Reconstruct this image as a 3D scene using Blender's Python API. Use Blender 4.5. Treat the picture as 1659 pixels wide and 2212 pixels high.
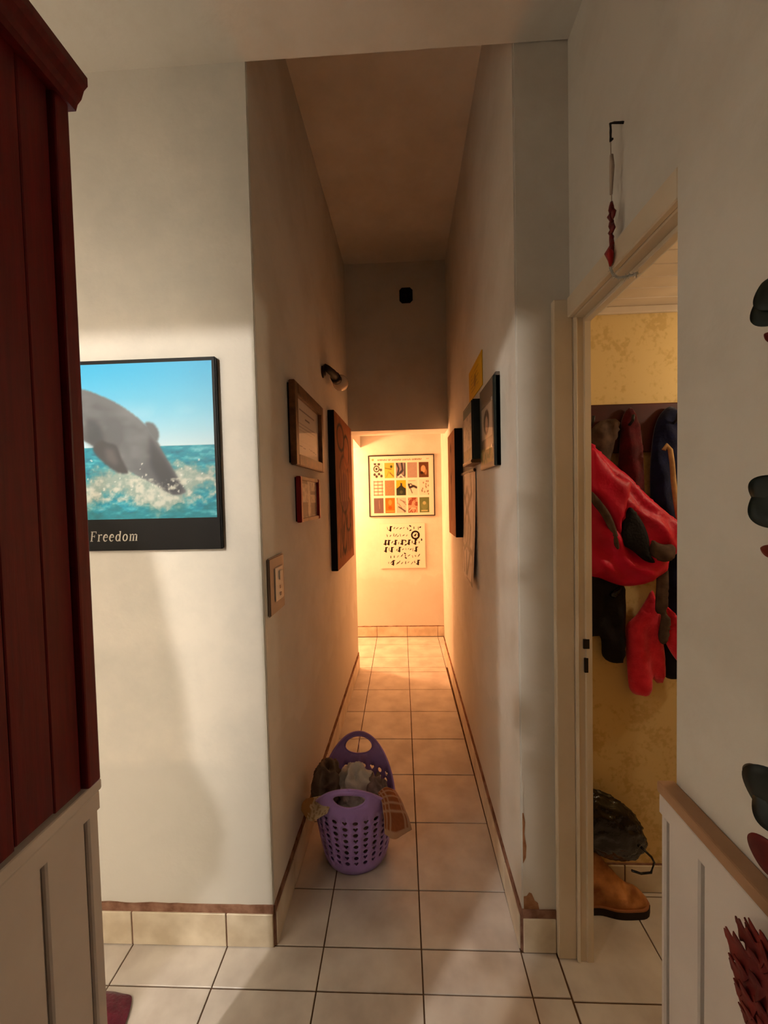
import bpy, bmesh, math, random
import numpy as np
from mathutils import Vector, Matrix, noise
from mathutils.geometry import delaunay_2d_cdt

for o in list(bpy.data.objects): bpy.data.objects.remove(o)
scn = bpy.context.scene
COL = scn.collection
rnd = random.Random(4)

# ------------------------------------------------------------------ camera
CAM = Vector((-0.03525, -1.19927, 1.51659))
RR = Vector((0.998859, 0.041874, -0.022946))
UU = Vector((0.021454, 0.035759, 0.99913))
WW = Vector((-0.042658, 0.998483, -0.03482))
FPX = 883.515
cd = bpy.data.cameras.new('camera'); cam = bpy.data.objects.new('camera', cd); COL.objects.link(cam)
cd.sensor_fit = 'VERTICAL'; cd.sensor_height = 36; cd.lens = 36 * FPX / 2212
cd.clip_start = 0.01; cd.clip_end = 50
m3 = Matrix((RR, UU, -WW)).transposed()
cam.matrix_world = Matrix.Translation(CAM) @ m3.to_4x4()
scn.camera = cam

def at(px, py, ax, val):
    """world point where the sight line through a pixel meets the plane ax = val"""
    d = WW + RR * ((px - 829.5) / FPX) + UU * ((1106 - py) / FPX)
    k = 'XYZ'.index(ax)
    return CAM + d * ((val - CAM[k]) / d[k])

# ------------------------------------------------------------------ world, exposure
w = bpy.data.worlds.new('World'); scn.world = w; w.use_nodes = True
w.node_tree.nodes['Background'].inputs[0].default_value = (0.9, 0.7, 0.55, 1)
w.node_tree.nodes['Background'].inputs[1].default_value = 0.0
scn.view_settings.view_transform = 'Standard'; scn.view_settings.look = 'None'
scn.view_settings.gamma = 1; scn.view_settings.use_curve_mapping = False
scn.view_settings.exposure = 0.0

KEY_POS, KEY_W, KEY_C = (-1.45, -2.0, 2.45), 120.0, (1.0, 0.92, 0.81)
WARM_POS, WARM_W, WARM_C = (-1.28, 2.80, 1.75), 135.0, (1.0, 0.45, 0.19)
CLOS_POS, CLOS_W, CLOS_C = (1.45, -0.05, 1.90), 9.0, (1.0, 0.82, 0.56)

# ------------------------------------------------------------------ node materials
def srgb(r, g, b):
    f = lambda c: (c / 255 / 12.92) if c / 255 <= 0.04045 else ((c / 255 + 0.055) / 1.055) ** 2.4
    return (f(r), f(g), f(b), 1)

def base_mat(name, rough=0.6, spec=0.3):
    m = bpy.data.materials.new(name); m.use_nodes = True
    nt = m.node_tree; b = nt.nodes['Principled BSDF']
    b.inputs['Roughness'].default_value = rough
    b.inputs['Specular IOR Level'].default_value = spec
    return m, nt, b

def noisy(name, c1, c2, scale=6, rough=0.6, spec=0.3, bump=0.0, bscale=60, stretch=(1, 1, 1), detail=5, coat=0, lo=0.35, hi=0.65, sheen=0):
    m, nt, b = base_mat(name, rough, spec)
    N = nt.nodes; L = nt.links
    g = N.new('ShaderNodeNewGeometry'); mp = N.new('ShaderNodeMapping'); mp.inputs['Scale'].default_value = stretch
    L.new(g.outputs['Position'], mp.inputs['Vector'])
    n = N.new('ShaderNodeTexNoise'); n.inputs['Scale'].default_value = scale; n.inputs['Detail'].default_value = detail
    L.new(mp.outputs[0], n.inputs['Vector'])
    r = N.new('ShaderNodeValToRGB'); r.color_ramp.elements[0].position = lo; r.color_ramp.elements[1].position = hi
    r.color_ramp.elements[0].color = c1; r.color_ramp.elements[1].color = c2
    L.new(n.outputs['Fac'], r.inputs[0]); L.new(r.outputs[0], b.inputs['Base Color'])
    if bump:
        n2 = N.new('ShaderNodeTexNoise'); n2.inputs['Scale'].default_value = bscale; n2.inputs['Detail'].default_value = 4
        L.new(mp.outputs[0], n2.inputs['Vector'])
        bp = N.new('ShaderNodeBump'); bp.inputs['Strength'].default_value = bump; bp.inputs['Distance'].default_value = 0.01
        L.new(n2.outputs['Fac'], bp.inputs['Height']); L.new(bp.outputs[0], b.inputs['Normal'])
    if coat: b.inputs['Coat Weight'].default_value = coat
    if sheen: b.inputs['Sheen Weight'].default_value = sheen
    return m

def plaster(name, col, stain, damp=0.0, top=0.75, scale=2.2, wob=0.7):
    """painted plaster: faint mottling, stains of their own shape, old damp patches near the floor"""
    m, nt, b = base_mat(name, 0.75, 0.25)
    N = nt.nodes; L = nt.links
    g = N.new('ShaderNodeNewGeometry')
    n = N.new('ShaderNodeTexNoise'); n.inputs['Scale'].default_value = scale; n.inputs['Detail'].default_value = 7; n.inputs['Roughness'].default_value = 0.62
    L.new(g.outputs['Position'], n.inputs['Vector'])
    r = N.new('ShaderNodeValToRGB'); e = r.color_ramp.elements
    e[0].position = 0.34; e[0].color = stain; e[1].position = 0.56; e[1].color = col
    L.new(n.outputs['Fac'], r.inputs[0])
    out = r.outputs[0]
    if damp:
        sx = N.new('ShaderNodeSeparateXYZ'); L.new(g.outputs['Position'], sx.inputs[0])
        nn = N.new('ShaderNodeTexNoise'); nn.inputs['Scale'].default_value = 3.5; nn.inputs['Detail'].default_value = 6
        L.new(g.outputs['Position'], nn.inputs['Vector'])
        ma = N.new('ShaderNodeMath'); ma.operation = 'MULTIPLY_ADD'; ma.inputs[1].default_value = wob; ma.inputs[2].default_value = -wob / 2
        L.new(nn.outputs['Fac'], ma.inputs[0])
        ad = N.new('ShaderNodeMath'); ad.operation = 'ADD'; L.new(sx.outputs['Z'], ad.inputs[0]); L.new(ma.outputs[0], ad.inputs[1])
        mr = N.new('ShaderNodeMapRange'); mr.inputs['From Min'].default_value = top - 0.02; mr.inputs['From Max'].default_value = top + 0.02
        mr.inputs['To Min'].default_value = damp; mr.inputs['To Max'].default_value = 0
        L.new(ad.outputs[0], mr.inputs['Value'])
        mx = N.new('ShaderNodeMixRGB'); L.new(mr.outputs[0], mx.inputs[0]); L.new(out, mx.inputs[1]); mx.inputs[2].default_value = stain
        out = mx.outputs[0]
    L.new(out, b.inputs['Base Color'])
    n2 = N.new('ShaderNodeTexNoise'); n2.inputs['Scale'].default_value = 14; n2.inputs['Detail'].default_value = 8
    L.new(g.outputs['Position'], n2.inputs['Vector'])
    bp = N.new('ShaderNodeBump'); bp.inputs['Strength'].default_value = 0.25; bp.inputs['Distance'].default_value = 0.012
    L.new(n2.outputs['Fac'], bp.inputs['Height']); L.new(bp.outputs[0], b.inputs['Normal'])
    return m

def plain(name, c, rough=0.5, spec=0.4, metal=0):
    m, nt, b = base_mat(name, rough, spec)
    n = nt.nodes.new('ShaderNodeTexNoise'); n.inputs['Scale'].default_value = 35
    mx = nt.nodes.new('ShaderNodeMixRGB'); mx.inputs[1].default_value = c
    mx.inputs[2].default_value = tuple(x * 0.82 for x in c[:3]) + (1,)
    nt.links.new(n.outputs['Fac'], mx.inputs[0]); nt.links.new(mx.outputs[0], b.inputs['Base Color'])
    b.inputs['Metallic'].default_value = metal
    return m

def vcol_mat(name, rough=0.5, spec=0.3):
    m, nt, b = base_mat(name, rough, spec)
    a = nt.nodes.new('ShaderNodeAttribute'); a.attribute_name = 'Col'
    nt.links.new(a.outputs['Color'], b.inputs['Base Color'])
    return m

def glass_mat():
    m = bpy.data.materials.new('picture_glass'); m.use_nodes = True
    nt = m.node_tree; nt.nodes.clear()
    o = nt.nodes.new('ShaderNodeOutputMaterial'); t = nt.nodes.new('ShaderNodeBsdfTransparent')
    g = nt.nodes.new('ShaderNodeBsdfGlossy'); g.inputs['Roughness'].default_value = 0.08
    lw = nt.nodes.new('ShaderNodeLayerWeight'); lw.inputs['Blend'].default_value = 0.5
    pw = nt.nodes.new('ShaderNodeMath'); pw.operation = 'POWER'; pw.inputs[1].default_value = 5
    f = nt.nodes.new('ShaderNodeMath'); f.operation = 'MULTIPLY'; f.inputs[1].default_value = 0.3
    nt.links.new(lw.outputs['Facing'], pw.inputs[0]); nt.links.new(pw.outputs[0], f.inputs[0])
    mx = nt.nodes.new('ShaderNodeMixShader')
    nt.links.new(f.outputs[0], mx.inputs[0]); nt.links.new(t.outputs[0], mx.inputs[1]); nt.links.new(g.outputs[0], mx.inputs[2])
    nt.links.new(mx.outputs[0], o.inputs[0])
    return m

def emit_mat(name, c, s):
    m = bpy.data.materials.new(name); m.use_nodes = True
    nt = m.node_tree; nt.nodes.clear()
    o = nt.nodes.new('ShaderNodeOutputMaterial'); e = nt.nodes.new('ShaderNodeEmission')
    e.inputs[0].default_value = (*c[:3], 1); e.inputs[1].default_value = s
    nt.links.new(e.outputs[0], o.inputs[0])
    return m

M = {}
CREAM, AGED = (0.80, 0.76, 0.69, 1), (0.70, 0.65, 0.57, 1)
M['wall'] = plaster('cream_plaster', CREAM, AGED)
M['wall_damp'] = plaster('cream_plaster_damp', CREAM, (0.68, 0.66, 0.61, 1), damp=0.8, top=0.62, wob=0.16)
M['wall_corr'] = plaster('cream_plaster_stained', CREAM, AGED, damp=0.6, top=0.62)
M['wall_end'] = M['wall_corr']
M['ceil'] = M['wall']
M['paper'] = None
M['tile'] = noisy('beige_floor_tile', srgb(202, 192, 184), srgb(228, 220, 212), 7, 0.32, 0.5, 0.03, 40)
M['tile2'] = noisy('beige_skirting_tile', srgb(206, 190, 165), srgb(234, 222, 200), 9, 0.4, 0.4, 0.03, 40)
M['grout'] = noisy('brown_grout', srgb(86, 62, 45), srgb(112, 84, 62), 30, 0.9, 0.1)
M['mortar'] = noisy('brown_mortar', srgb(120, 84, 66), srgb(160, 122, 102), 25, 0.9, 0.1, 0.3, 60)
M['bare'] = noisy('bare_render', srgb(140, 95, 62), srgb(176, 128, 92), 30, 0.95, 0.1, 0.4, 70)
M['paint'] = noisy('cream_gloss_paint', srgb(222, 205, 178), srgb(232, 216, 192), 5, 0.4, 0.4)
M['dado'] = noisy('off_white_dado_paint', srgb(222, 212, 206), srgb(232, 223, 216), 5, 0.45, 0.4)
M['dadocap'] = noisy('tan_dado_cap', srgb(170, 130, 96), srgb(188, 148, 112), 8, 0.5, 0.3)
M['red'] = noisy('oxblood_paint', (0.11, 0.003, 0.004, 1), (0.16, 0.005, 0.006, 1), 7, 0.42, 0.4, 0.05, 30, (14, 14, 0.8))
M['black'] = plain('black_edge', srgb(10, 8, 9), 0.5, 0.2)
M['vcol'] = vcol_mat('printed_picture', 0.45, 0.35)
M['vcol_matte'] = vcol_mat('painted_canvas', 0.8, 0.15)
M['glass'] = glass_mat()
M['wood'] = noisy('brown_frame_wood', srgb(86, 50, 22), srgb(124, 78, 38), 8, 0.4, 0.4, 0.05, 40, (4, 4, 4))
M['redframe'] = plain('red_frame', srgb(150, 18, 24), 0.4)
M['greyplate'] = plain('grey_plate', srgb(140, 122, 112), 0.4)
M['white'] = plain('white_plastic', srgb(226, 214, 200), 0.4)
M['greyframe'] = plain('slate_frame', srgb(104, 92, 82), 0.45)
M['darkframe'] = plain('dark_green_frame', srgb(28, 34, 30), 0.4)
M['iron'] = plain('black_iron', srgb(24, 18, 15), 0.5)
M['opal'] = plain('opal_glass', srgb(236, 214, 190), 0.15, 0.5)
M['lilac'] = noisy('lilac_plastic', srgb(176, 142, 224), srgb(186, 152, 232), 5, 0.35, 0.45)
M['maroon'] = noisy('maroon_wool', srgb(66, 8, 14), srgb(92, 14, 22), 20, 0.9, 0.1, 0.2, 120, sheen=0.2)
M['navy'] = noisy('navy_cloth', srgb(16, 18, 44), srgb(26, 30, 66), 20, 0.9, 0.1, 0.2, 120, sheen=0.2)
M['blackcloth'] = noisy('black_cloth', srgb(12, 10, 12), srgb(24, 20, 24), 20, 0.7, 0.2, 0.2, 120)
M['redcloth'] = noisy('red_nylon', srgb(186, 2, 44), srgb(214, 4, 60), 8, 0.5, 0.3, 0.15, 90)
M['coral'] = noisy('coral_fleece', srgb(218, 34, 52), srgb(236, 50, 66), 30, 0.95, 0.1, 0.3, 200, sheen=0.3)
M['greystrap'] = noisy('grey_brown_strap', srgb(70, 54, 46), srgb(96, 76, 64), 30, 0.9, 0.1)
M['beige'] = noisy('beige_cord', srgb(170, 130, 84), srgb(196, 156, 106), 30, 0.8, 0.1)
M['rack'] = noisy('dark_red_wood', srgb(58, 16, 12), srgb(82, 24, 18), 8, 0.5, 0.3)
M['plank'] = noisy('ceiling_plank_paint', srgb(206, 188, 166), srgb(222, 204, 182), 6, 0.5, 0.3)
M['leather'] = noisy('tan_boot_leather', srgb(140, 82, 38), srgb(222, 156, 96), 14, 0.5, 0.4, 0.3, 40)
M['sole'] = plain('dark_rubber', srgb(34, 18, 12), 0.7)
M['welt'] = plain('welt', srgb(176, 116, 76), 0.6)
M['bag'] = noisy('black_polythene', srgb(4, 4, 6), srgb(9, 8, 12), 20, 0.2, 0.5, 0.5, 28)
M['leafg'] = noisy('dark_green_leaf', srgb(8, 18, 16), srgb(14, 30, 24), 20, 0.4, 0.4)
M['leafr'] = noisy('deep_red_leaf', srgb(84, 16, 16), srgb(120, 32, 26), 20, 0.6, 0.3)
M['rag'] = noisy('burgundy_cloth', srgb(84, 20, 38), srgb(112, 30, 52), 30, 0.95, 0.1, 0.3, 120, sheen=0.3)
M['greycloth'] = noisy('grey_brown_cloth', srgb(106, 92, 84), srgb(134, 118, 108), 20, 0.9, 0.1, 0.3, 150)
M['whitecloth'] = noisy('white_cloth', srgb(206, 206, 204), srgb(232, 230, 224), 12, 0.9, 0.1, 0.3, 150)
M['plumcloth'] = noisy('plum_grey_cloth', srgb(128, 112, 112), srgb(158, 140, 138), 20, 0.9, 0.1, 0.3, 150)
M['chili'] = plain('dried_red', srgb(110, 14, 14), 0.35)
M['chilib'] = plain('bright_red_ribbon', srgb(176, 20, 22), 0.5)
M['tinsel'] = plain('grey_tinsel', srgb(176, 172, 160), 0.35, 0.5)
M['thread'] = plain('pale_thread', srgb(190, 170, 150), 0.7)
M['terracotta'] = noisy('terracotta', srgb(150, 84, 56), srgb(176, 104, 72), 12, 0.8, 0.2)
M['stem'] = noisy('brown_stem', srgb(80, 60, 40), srgb(110, 84, 58), 20, 0.8, 0.2)
M['soil'] = noisy('dark_soil', srgb(40, 28, 20), srgb(62, 46, 34), 50, 0.95, 0.1)

# yellow wallpaper with faint sprigs
m, nt, b = base_mat('yellow_wallpaper', 0.8, 0.2)
g = nt.nodes.new('ShaderNodeNewGeometry')
n1 = nt.nodes.new('ShaderNodeTexNoise'); n1.inputs['Scale'].default_value = 11; n1.inputs['Detail'].default_value = 3
n2 = nt.nodes.new('ShaderNodeTexNoise'); n2.inputs['Scale'].default_value = 60; n2.inputs['Detail'].default_value = 5
mu = nt.nodes.new('ShaderNodeMath'); mu.operation = 'MULTIPLY'
r = nt.nodes.new('ShaderNodeValToRGB'); r.color_ramp.elements[0].position = 0.26; r.color_ramp.elements[1].position = 0.36
r.color_ramp.elements[0].color = srgb(226, 196, 136); r.color_ramp.elements[1].color = srgb(210, 178, 116)
for n_ in (n1, n2): nt.links.new(g.outputs['Position'], n_.inputs['Vector'])
nt.links.new(n1.outputs['Fac'], mu.inputs[0]); nt.links.new(n2.outputs['Fac'], mu.inputs[1])
nt.links.new(mu.outputs[0], r.inputs[0]); nt.links.new(r.outputs[0], b.inputs['Base Color'])
M['paper'] = m

# ------------------------------------------------------------------ object helpers
ORG = {}
def org(o): return ORG.get(o.name, Vector((0, 0, 0))) if o else Vector((0, 0, 0))

def obj(name, verts, faces, mat, parent=None, smooth=False, cols=None):
    o_ = org(parent)
    me = bpy.data.meshes.new(name)
    me.from_pydata([(v[0] - o_[0], v[1] - o_[1], v[2] - o_[2]) for v in verts], [], faces)
    me.materials.append(mat)
    if smooth:
        for p in me.polygons: p.use_smooth = True
    if cols is not None:
        a = me.color_attributes.new('Col', 'FLOAT_COLOR', 'POINT')
        a.data.foreach_set('color', np.asarray(cols, dtype=np.float32).ravel())
    me.validate(); me.update()
    o = bpy.data.objects.new(name, me); COL.objects.link(o)
    if parent: o.parent = parent
    ORG[o.name] = o_
    return o

def obj_bm(name, bm, mat, parent=None, smooth=False):
    bmesh.ops.recalc_face_normals(bm, faces=bm.faces)
    bm.verts.ensure_lookup_table(); bm.verts.index_update()
    o = obj(name, [v.co.copy() for v in bm.verts], [[v.index for v in f.verts] for f in bm.faces], mat, parent, smooth)
    bm.free(); return o

def thing(name, label, cat, loc, group=None):
    o = bpy.data.objects.new(name, None); COL.objects.link(o)
    o.location = loc; o.empty_display_size = 0.05
    o['label'] = label; o['category'] = cat
    if group: o['group'] = group
    ORG[o.name] = Vector(loc)
    return o

def tag(o, label, cat, group=None):
    o['label'] = label; o['category'] = cat
    if group: o['group'] = group
    return o

def struct(o, label):
    o['kind'] = 'structure'; o['label'] = label
    return o

def add_box(bm, x0, x1, y0, y1, z0, z1, bevel=0.0, seg=1):
    vs = [bm.verts.new(p) for p in [(x0, y0, z0), (x1, y0, z0), (x1, y1, z0), (x0, y1, z0), (x0, y0, z1), (x1, y0, z1), (x1, y1, z1), (x0, y1, z1)]]
    fs = [bm.faces.new([vs[i] for i in f]) for f in [(3, 2, 1, 0), (4, 5, 6, 7), (0, 1, 5, 4), (1, 2, 6, 5), (2, 3, 7, 6), (3, 0, 4, 7)]]
    if bevel:
        es = list({e for f in fs for e in f.edges})
        bmesh.ops.bevel(bm, geom=es, offset=bevel, segments=seg, affect='EDGES', profile=0.5)

def box(name, x0, x1, y0, y1, z0, z1, mat, parent=None, bevel=0.0, seg=1):
    bm = bmesh.new(); add_box(bm, x0, x1, y0, y1, z0, z1, bevel, seg)
    return obj_bm(name, bm, mat, parent)

def prism(name, poly, z0, z1, mat, parent=None, bevel=0):
    """plan polygon (x, y) extruded from z0 to z1"""
    bm = bmesh.new()
    a = [bm.verts.new((x, y, z0)) for x, y in poly]; c = [bm.verts.new((x, y, z1)) for x, y in poly]
    bm.faces.new(a[::-1]); bm.faces.new(c)
    n = len(poly)
    for i in range(n): bm.faces.new((a[i], a[(i + 1) % n], c[(i + 1) % n], c[i]))
    if bevel: bmesh.ops.bevel(bm, geom=list(bm.edges), offset=bevel, segments=2, affect='EDGES')
    return obj_bm(name, bm, mat, parent)

def add_tube(bm, pts, rad, n=8, cap=True):
    pts = [Vector(p) for p in pts]
    rs = rad if isinstance(rad, (list, tuple)) else [rad] * len(pts)
    rings = []
    up = Vector((0.13, 0.21, 0.97))
    for i, p in enumerate(pts):
        t = (pts[min(i + 1, len(pts) - 1)] - pts[max(i - 1, 0)]).normalized()
        a = t.cross(up)
        if a.length < 1e-4: a = t.cross(Vector((1, 0, 0)))
        a.normalize(); b_ = t.cross(a)
        rings.append([bm.verts.new(p + (a * math.cos(2 * math.pi * k / n) + b_ * math.sin(2 * math.pi * k / n)) * rs[i]) for k in range(n)])
    for i in range(len(rings) - 1):
        for k in range(n): bm.faces.new((rings[i][k], rings[i][(k + 1) % n], rings[i + 1][(k + 1) % n], rings[i + 1][k]))
    if cap: bm.faces.new(rings[0][::-1]); bm.faces.new(rings[-1])

def tube(name, pts, rad, mat, parent=None, n=8):
    bm = bmesh.new(); add_tube(bm, pts, rad, n)
    return obj_bm(name, bm, mat, parent, True)

def lathe(name, prof, c, mat, parent=None, n=24, axis='Z'):
    bm = bmesh.new(); rings = []
    for r_, h_ in prof:
        ring = []
        for k in range(n):
            a = 2 * math.pi * k / n
            p = {'Z': (r_ * math.cos(a), r_ * math.sin(a), h_), 'X': (h_, r_ * math.cos(a), r_ * math.sin(a)), 'Y': (r_ * math.cos(a), h_, r_ * math.sin(a))}[axis]
            ring.append(bm.verts.new((c[0] + p[0], c[1] + p[1], c[2] + p[2])))
        rings.append(ring)
    for i in range(len(rings) - 1):
        for k in range(n): bm.faces.new((rings[i][k], rings[i][(k + 1) % n], rings[i + 1][(k + 1) % n], rings[i + 1][k]))
    bm.faces.new(rings[0][::-1]); bm.faces.new(rings[-1])
    return obj_bm(name, bm, mat, parent, True)

# wall frames: (u to the right, v up, d out of the wall) -> world
def frame_of(kind, x, y, z):
    if kind == 'L': return lambda u, v, d: (x + d + 0.022 * u, y + u, z + v)       # corridor left wall
    if kind == 'R': return lambda u, v, d: (x - d - 0.008 * u, y - u, z + v)       # corridor right wall
    return lambda u, v, d: (x + u, y - d, z + v)                       # walls that face the corridor mouth

def wbox(name, F, u0, u1, v0, v1, d0, d1, mat, parent=None, bevel=0.0):
    bm = bmesh.new()
    vs = [bm.verts.new(F(*p)) for p in [(u0, v0, d0), (u1, v0, d0), (u1, v1, d0), (u0, v1, d0), (u0, v0, d1), (u1, v0, d1), (u1, v1, d1), (u0, v1, d1)]]
    for f in [(3, 2, 1, 0), (4, 5, 6, 7), (0, 1, 5, 4), (1, 2, 6, 5), (2, 3, 7, 6), (3, 0, 4, 7)]: bm.faces.new([vs[i] for i in f])
    if bevel: bmesh.ops.bevel(bm, geom=list(bm.edges), offset=bevel, segments=2, affect='EDGES')
    return obj_bm(name, bm, mat, parent)

def wpoly(name, F, polys, d, mat, parent=None, th=0.0004):
    """flat shapes (lists of u, v) lying on a print"""
    verts, faces = [], []
    for p in polys:
        k = len(verts); verts += [F(u, v, d) for u, v in p]; faces.append(list(range(k, k + len(p))))
    return obj(name, verts, faces, mat, parent)

# ------------------------------------------------------------------ a small painter for flat prints
def lin(a):
    a = np.asarray(a, float) / 255.0
    return np.where(a <= 0.04045, a / 12.92, ((a + 0.055) / 1.055) ** 2.4)

def smooth(pts, n=6):
    out = []
    for i in range(len(pts)):
        a, b_, c, d = [Vector(pts[(i + k) % len(pts)]) for k in (-1, 0, 1, 2)]
        for k in range(n):
            f = k / n
            q = 0.5 * ((2 * b_) + (c - a) * f + (2 * a - 5 * b_ + 4 * c - d) * f * f + (3 * b_ - a - 3 * c + d) * f ** 3)
            out.append((q.x, q.y))
    return out

class Paint:
    def __init__(s, nx, ny, base, seed=1):
        s.nx, s.ny = nx, ny
        s.u, s.v = np.meshgrid(np.linspace(0, 1, nx), np.linspace(0, 1, ny))
        s.a = np.zeros((ny, nx, 3)); s.a[:] = base
        s.r = np.random.RandomState(seed)
    def noise(s, kx, ky, oct_=3):
        out = np.zeros((s.ny, s.nx)); amp = 1; tot = 0
        for o in range(oct_):
            gx, gy = int(kx * 2 ** o) + 2, int(ky * 2 ** o) + 2
            g_ = s.r.rand(gy, gx)
            x = s.u * (gx - 1.001); y = s.v * (gy - 1.001)
            i = x.astype(int); j = y.astype(int); fx = x - i; fy = y - j
            fx = fx * fx * (3 - 2 * fx); fy = fy * fy * (3 - 2 * fy)
            out += amp * ((g_[j, i] * (1 - fx) + g_[j, i + 1] * fx) * (1 - fy) + (g_[j + 1, i] * (1 - fx) + g_[j + 1, i + 1] * fx) * fy)
            tot += amp; amp *= 0.55
        return out / tot
    def blur(s, m_, k):
        for _ in range(k):
            m_ = (m_ + np.roll(m_, 1, 0) + np.roll(m_, -1, 0) + np.roll(m_, 1, 1) + np.roll(m_, -1, 1)) / 5
        return m_
    def mask(s, pts):
        c = np.zeros((s.ny, s.nx), bool); n = len(pts)
        for i in range(n):
            x1, y1 = pts[i]; x2, y2 = pts[(i + 1) % n]
            if y1 == y2: continue
            c ^= ((s.v < y1) != (s.v < y2)) & (s.u < (x2 - x1) * (s.v - y1) / (y2 - y1) + x1)
        return c.astype(float)
    def put(s, mk, col, al=1.0):
        mk = (mk * al)[..., None]
        s.a = s.a * (1 - mk) + np.asarray(col, float) * mk
    def poly(s, pts, col, al=1.0, soft=0):
        mk = s.mask(pts)
        if soft: mk = s.blur(mk, soft)
        s.put(mk, col, al)
    def ell(s, cx, cy, rx, ry, col, al=1.0, ring=None):
        d = np.sqrt(((s.u - cx) / rx) ** 2 + ((s.v - cy) / ry) ** 2)
        mk = np.clip((1 - d) * 8, 0, 1)
        if ring: mk = mk * np.clip((d - ring) * 10, 0, 1)
        s.put(mk, col, al)
    def line(s, pts, wd, col, al=1.0, asp=1.0):
        mk = np.zeros((s.ny, s.nx))
        for (x1, y1), (x2, y2) in zip(pts[:-1], pts[1:]):
            dx, dy = x2 - x1, (y2 - y1) * asp; L2 = dx * dx + dy * dy + 1e-12
            t = np.clip(((s.u - x1) * dx + (s.v - y1) * asp * dy) / L2, 0, 1)
            dd = np.hypot(s.u - x1 - t * dx, (s.v - y1) * asp - t * dy)
            mk = np.maximum(mk, np.clip((wd - dd) / wd * 2, 0, 1))
        s.put(mk, col, al)
    def mesh(s, name, F, u0, u1, v0, v1, d, parent, mat):
        verts = [F(u0 + (u1 - u0) * i / (s.nx - 1), v0 + (v1 - v0) * j / (s.ny - 1), d) for j in range(s.ny) for i in range(s.nx)]
        faces = [(j * s.nx + i, j * s.nx + i + 1, (j + 1) * s.nx + i + 1, (j + 1) * s.nx + i) for j in range(s.ny - 1) for i in range(s.nx - 1)]
        c = lin(np.clip(s.a, 0, 255)).reshape(-1, 3)
        return obj(name, verts, faces, mat, parent, cols=np.hstack([c, np.ones((len(c), 1))]))

# ------------------------------------------------------------------ the shell
YF = 0.125                                    # face of the front wall, mouth of the corridor
XLc = lambda y: -0.497 + 0.022 * (y - YF)      # corridor left wall runs a little out of true
XRc = lambda y: 0.336 + 0.008 * (y - YF)
HN, HC = 2.905, 3.39                           # ceilings: near room, corridor

fl = struct(box('floor', -2.3, 2.0, -2.7, 3.35, -0.10, -0.004, M['grout']), 'beige square tiled floor with dark brown joints')
struct(prism('wall_front', [(-2.2, YF), (-0.497, YF), (-0.497, YF + 0.010), (-0.64, YF + 0.010), (-0.64, YF + 0.12), (-2.2, YF + 0.12)], -0.004, 3.5, M['wall_damp'], None, 0.003),
       'cream plastered wall beside the corridor mouth carrying the poster')
struct(prism('wall_left', [(-0.64, YF + 0.010), (XLc(YF + 0.010), YF + 0.010), (XLc(2.4), 2.4), (-0.64, 2.4)], -0.004, 3.5, M['wall_corr']),
       'corridor wall with the switch plate and the wall lamp')
struct(prism('wall_right', [(XRc(YF), YF + 0.003), (0.56, YF + 0.003), (0.56, 0.345), (0.456, 0.345), (0.456, 2.66), (XRc(2.66), 2.66)], -0.004, 3.5, M['wall_corr'], None, 0.005),
       'corridor wall hung with frames beside the cloakroom door')
struct(box('wall_lintel', XLc(2.13), XRc(2.13), 2.13, 2.38, 2.06, 3.5, M['wall_corr']), 'plain wall above the low opening at the end of the corridor')
struct(box('wall_end', -2.0, 0.62, 3.215, 3.32, -0.004, 2.6, M['wall_end']), 'stained end wall with the framed poster and the white panel')
struct(box('wall_lobby_right', 0.40, 0.52, 2.66, 3.215, -0.004, 2.6, M['wall_end']), 'short side wall beyond the corridor')
struct(box('wall_lobby_header', -0.62, -0.462, 2.40, 3.215, 2.06, 2.6, M['wall_end']), 'wall over the side opening at the end of the corridor')
struct(box('wall_lobby_left', -2.1, -2.0, 2.28, 3.32, -0.004, 2.6, M['wall_end']), 'far side wall of the lamp lit side room')
struct(box('wall_lobby_near', -2.0, -0.64, 2.28, 2.40, -0.004, 2.6, M['wall_end']), 'near wall of the lamp lit side room')
struct(box('ceiling_lobby', -2.0, 0.62, 2.38, 3.215, 2.6, 2.66, M['ceil']), 'low ceiling beyond the corridor')
struct(box('ceiling_corridor', -0.64, 0.456, YF, 2.13, HC, HC + 0.06, M['ceil']), 'high corridor ceiling')
struct(box('ceiling', -2.2, 0.62, -2.7, YF, HN, HN + 0.58, M['ceil']), 'ceiling of the near room ending at the corridor mouth')
struct(box('wall_near_right', 0.488, 0.60, -2.7, -0.40, -0.004, HN, M['wall']), 'plain wall above the white dado with the cap rail')
struct(box('wall_door_header', 0.505, 0.60, -0.40, YF + 0.003, 2.08, HN, M['wall_corr']), 'plaster above the cloakroom doorway')
struct(box('wall_shadow_beam', -2.2, 0.488, -1.08, -0.96, 2.285, HN, M['wall']), 'unseen beam added across the near room to shade the upper walls')  # added out of view; its lower edge sets the level shadow line
struct(box('wall_back', -2.3, 0.60, -2.8, -2.7, -0.004, HN, M['wall']), 'back wall of the near room')
struct(box('wall_near_left', -2.3, -2.2, -2.7, YF + 0.12, -0.004, HN, M['wall']), 'left wall of the near room')
struct(box('wall_shadow_partition', -0.74, -0.66, -2.7, -1.17, -0.004, HN, M['wall']), 'unseen partition added to keep the kitchen lamp off the passage walls')  # added light blocker; its end bounds the lamp beam into the corridor
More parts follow.
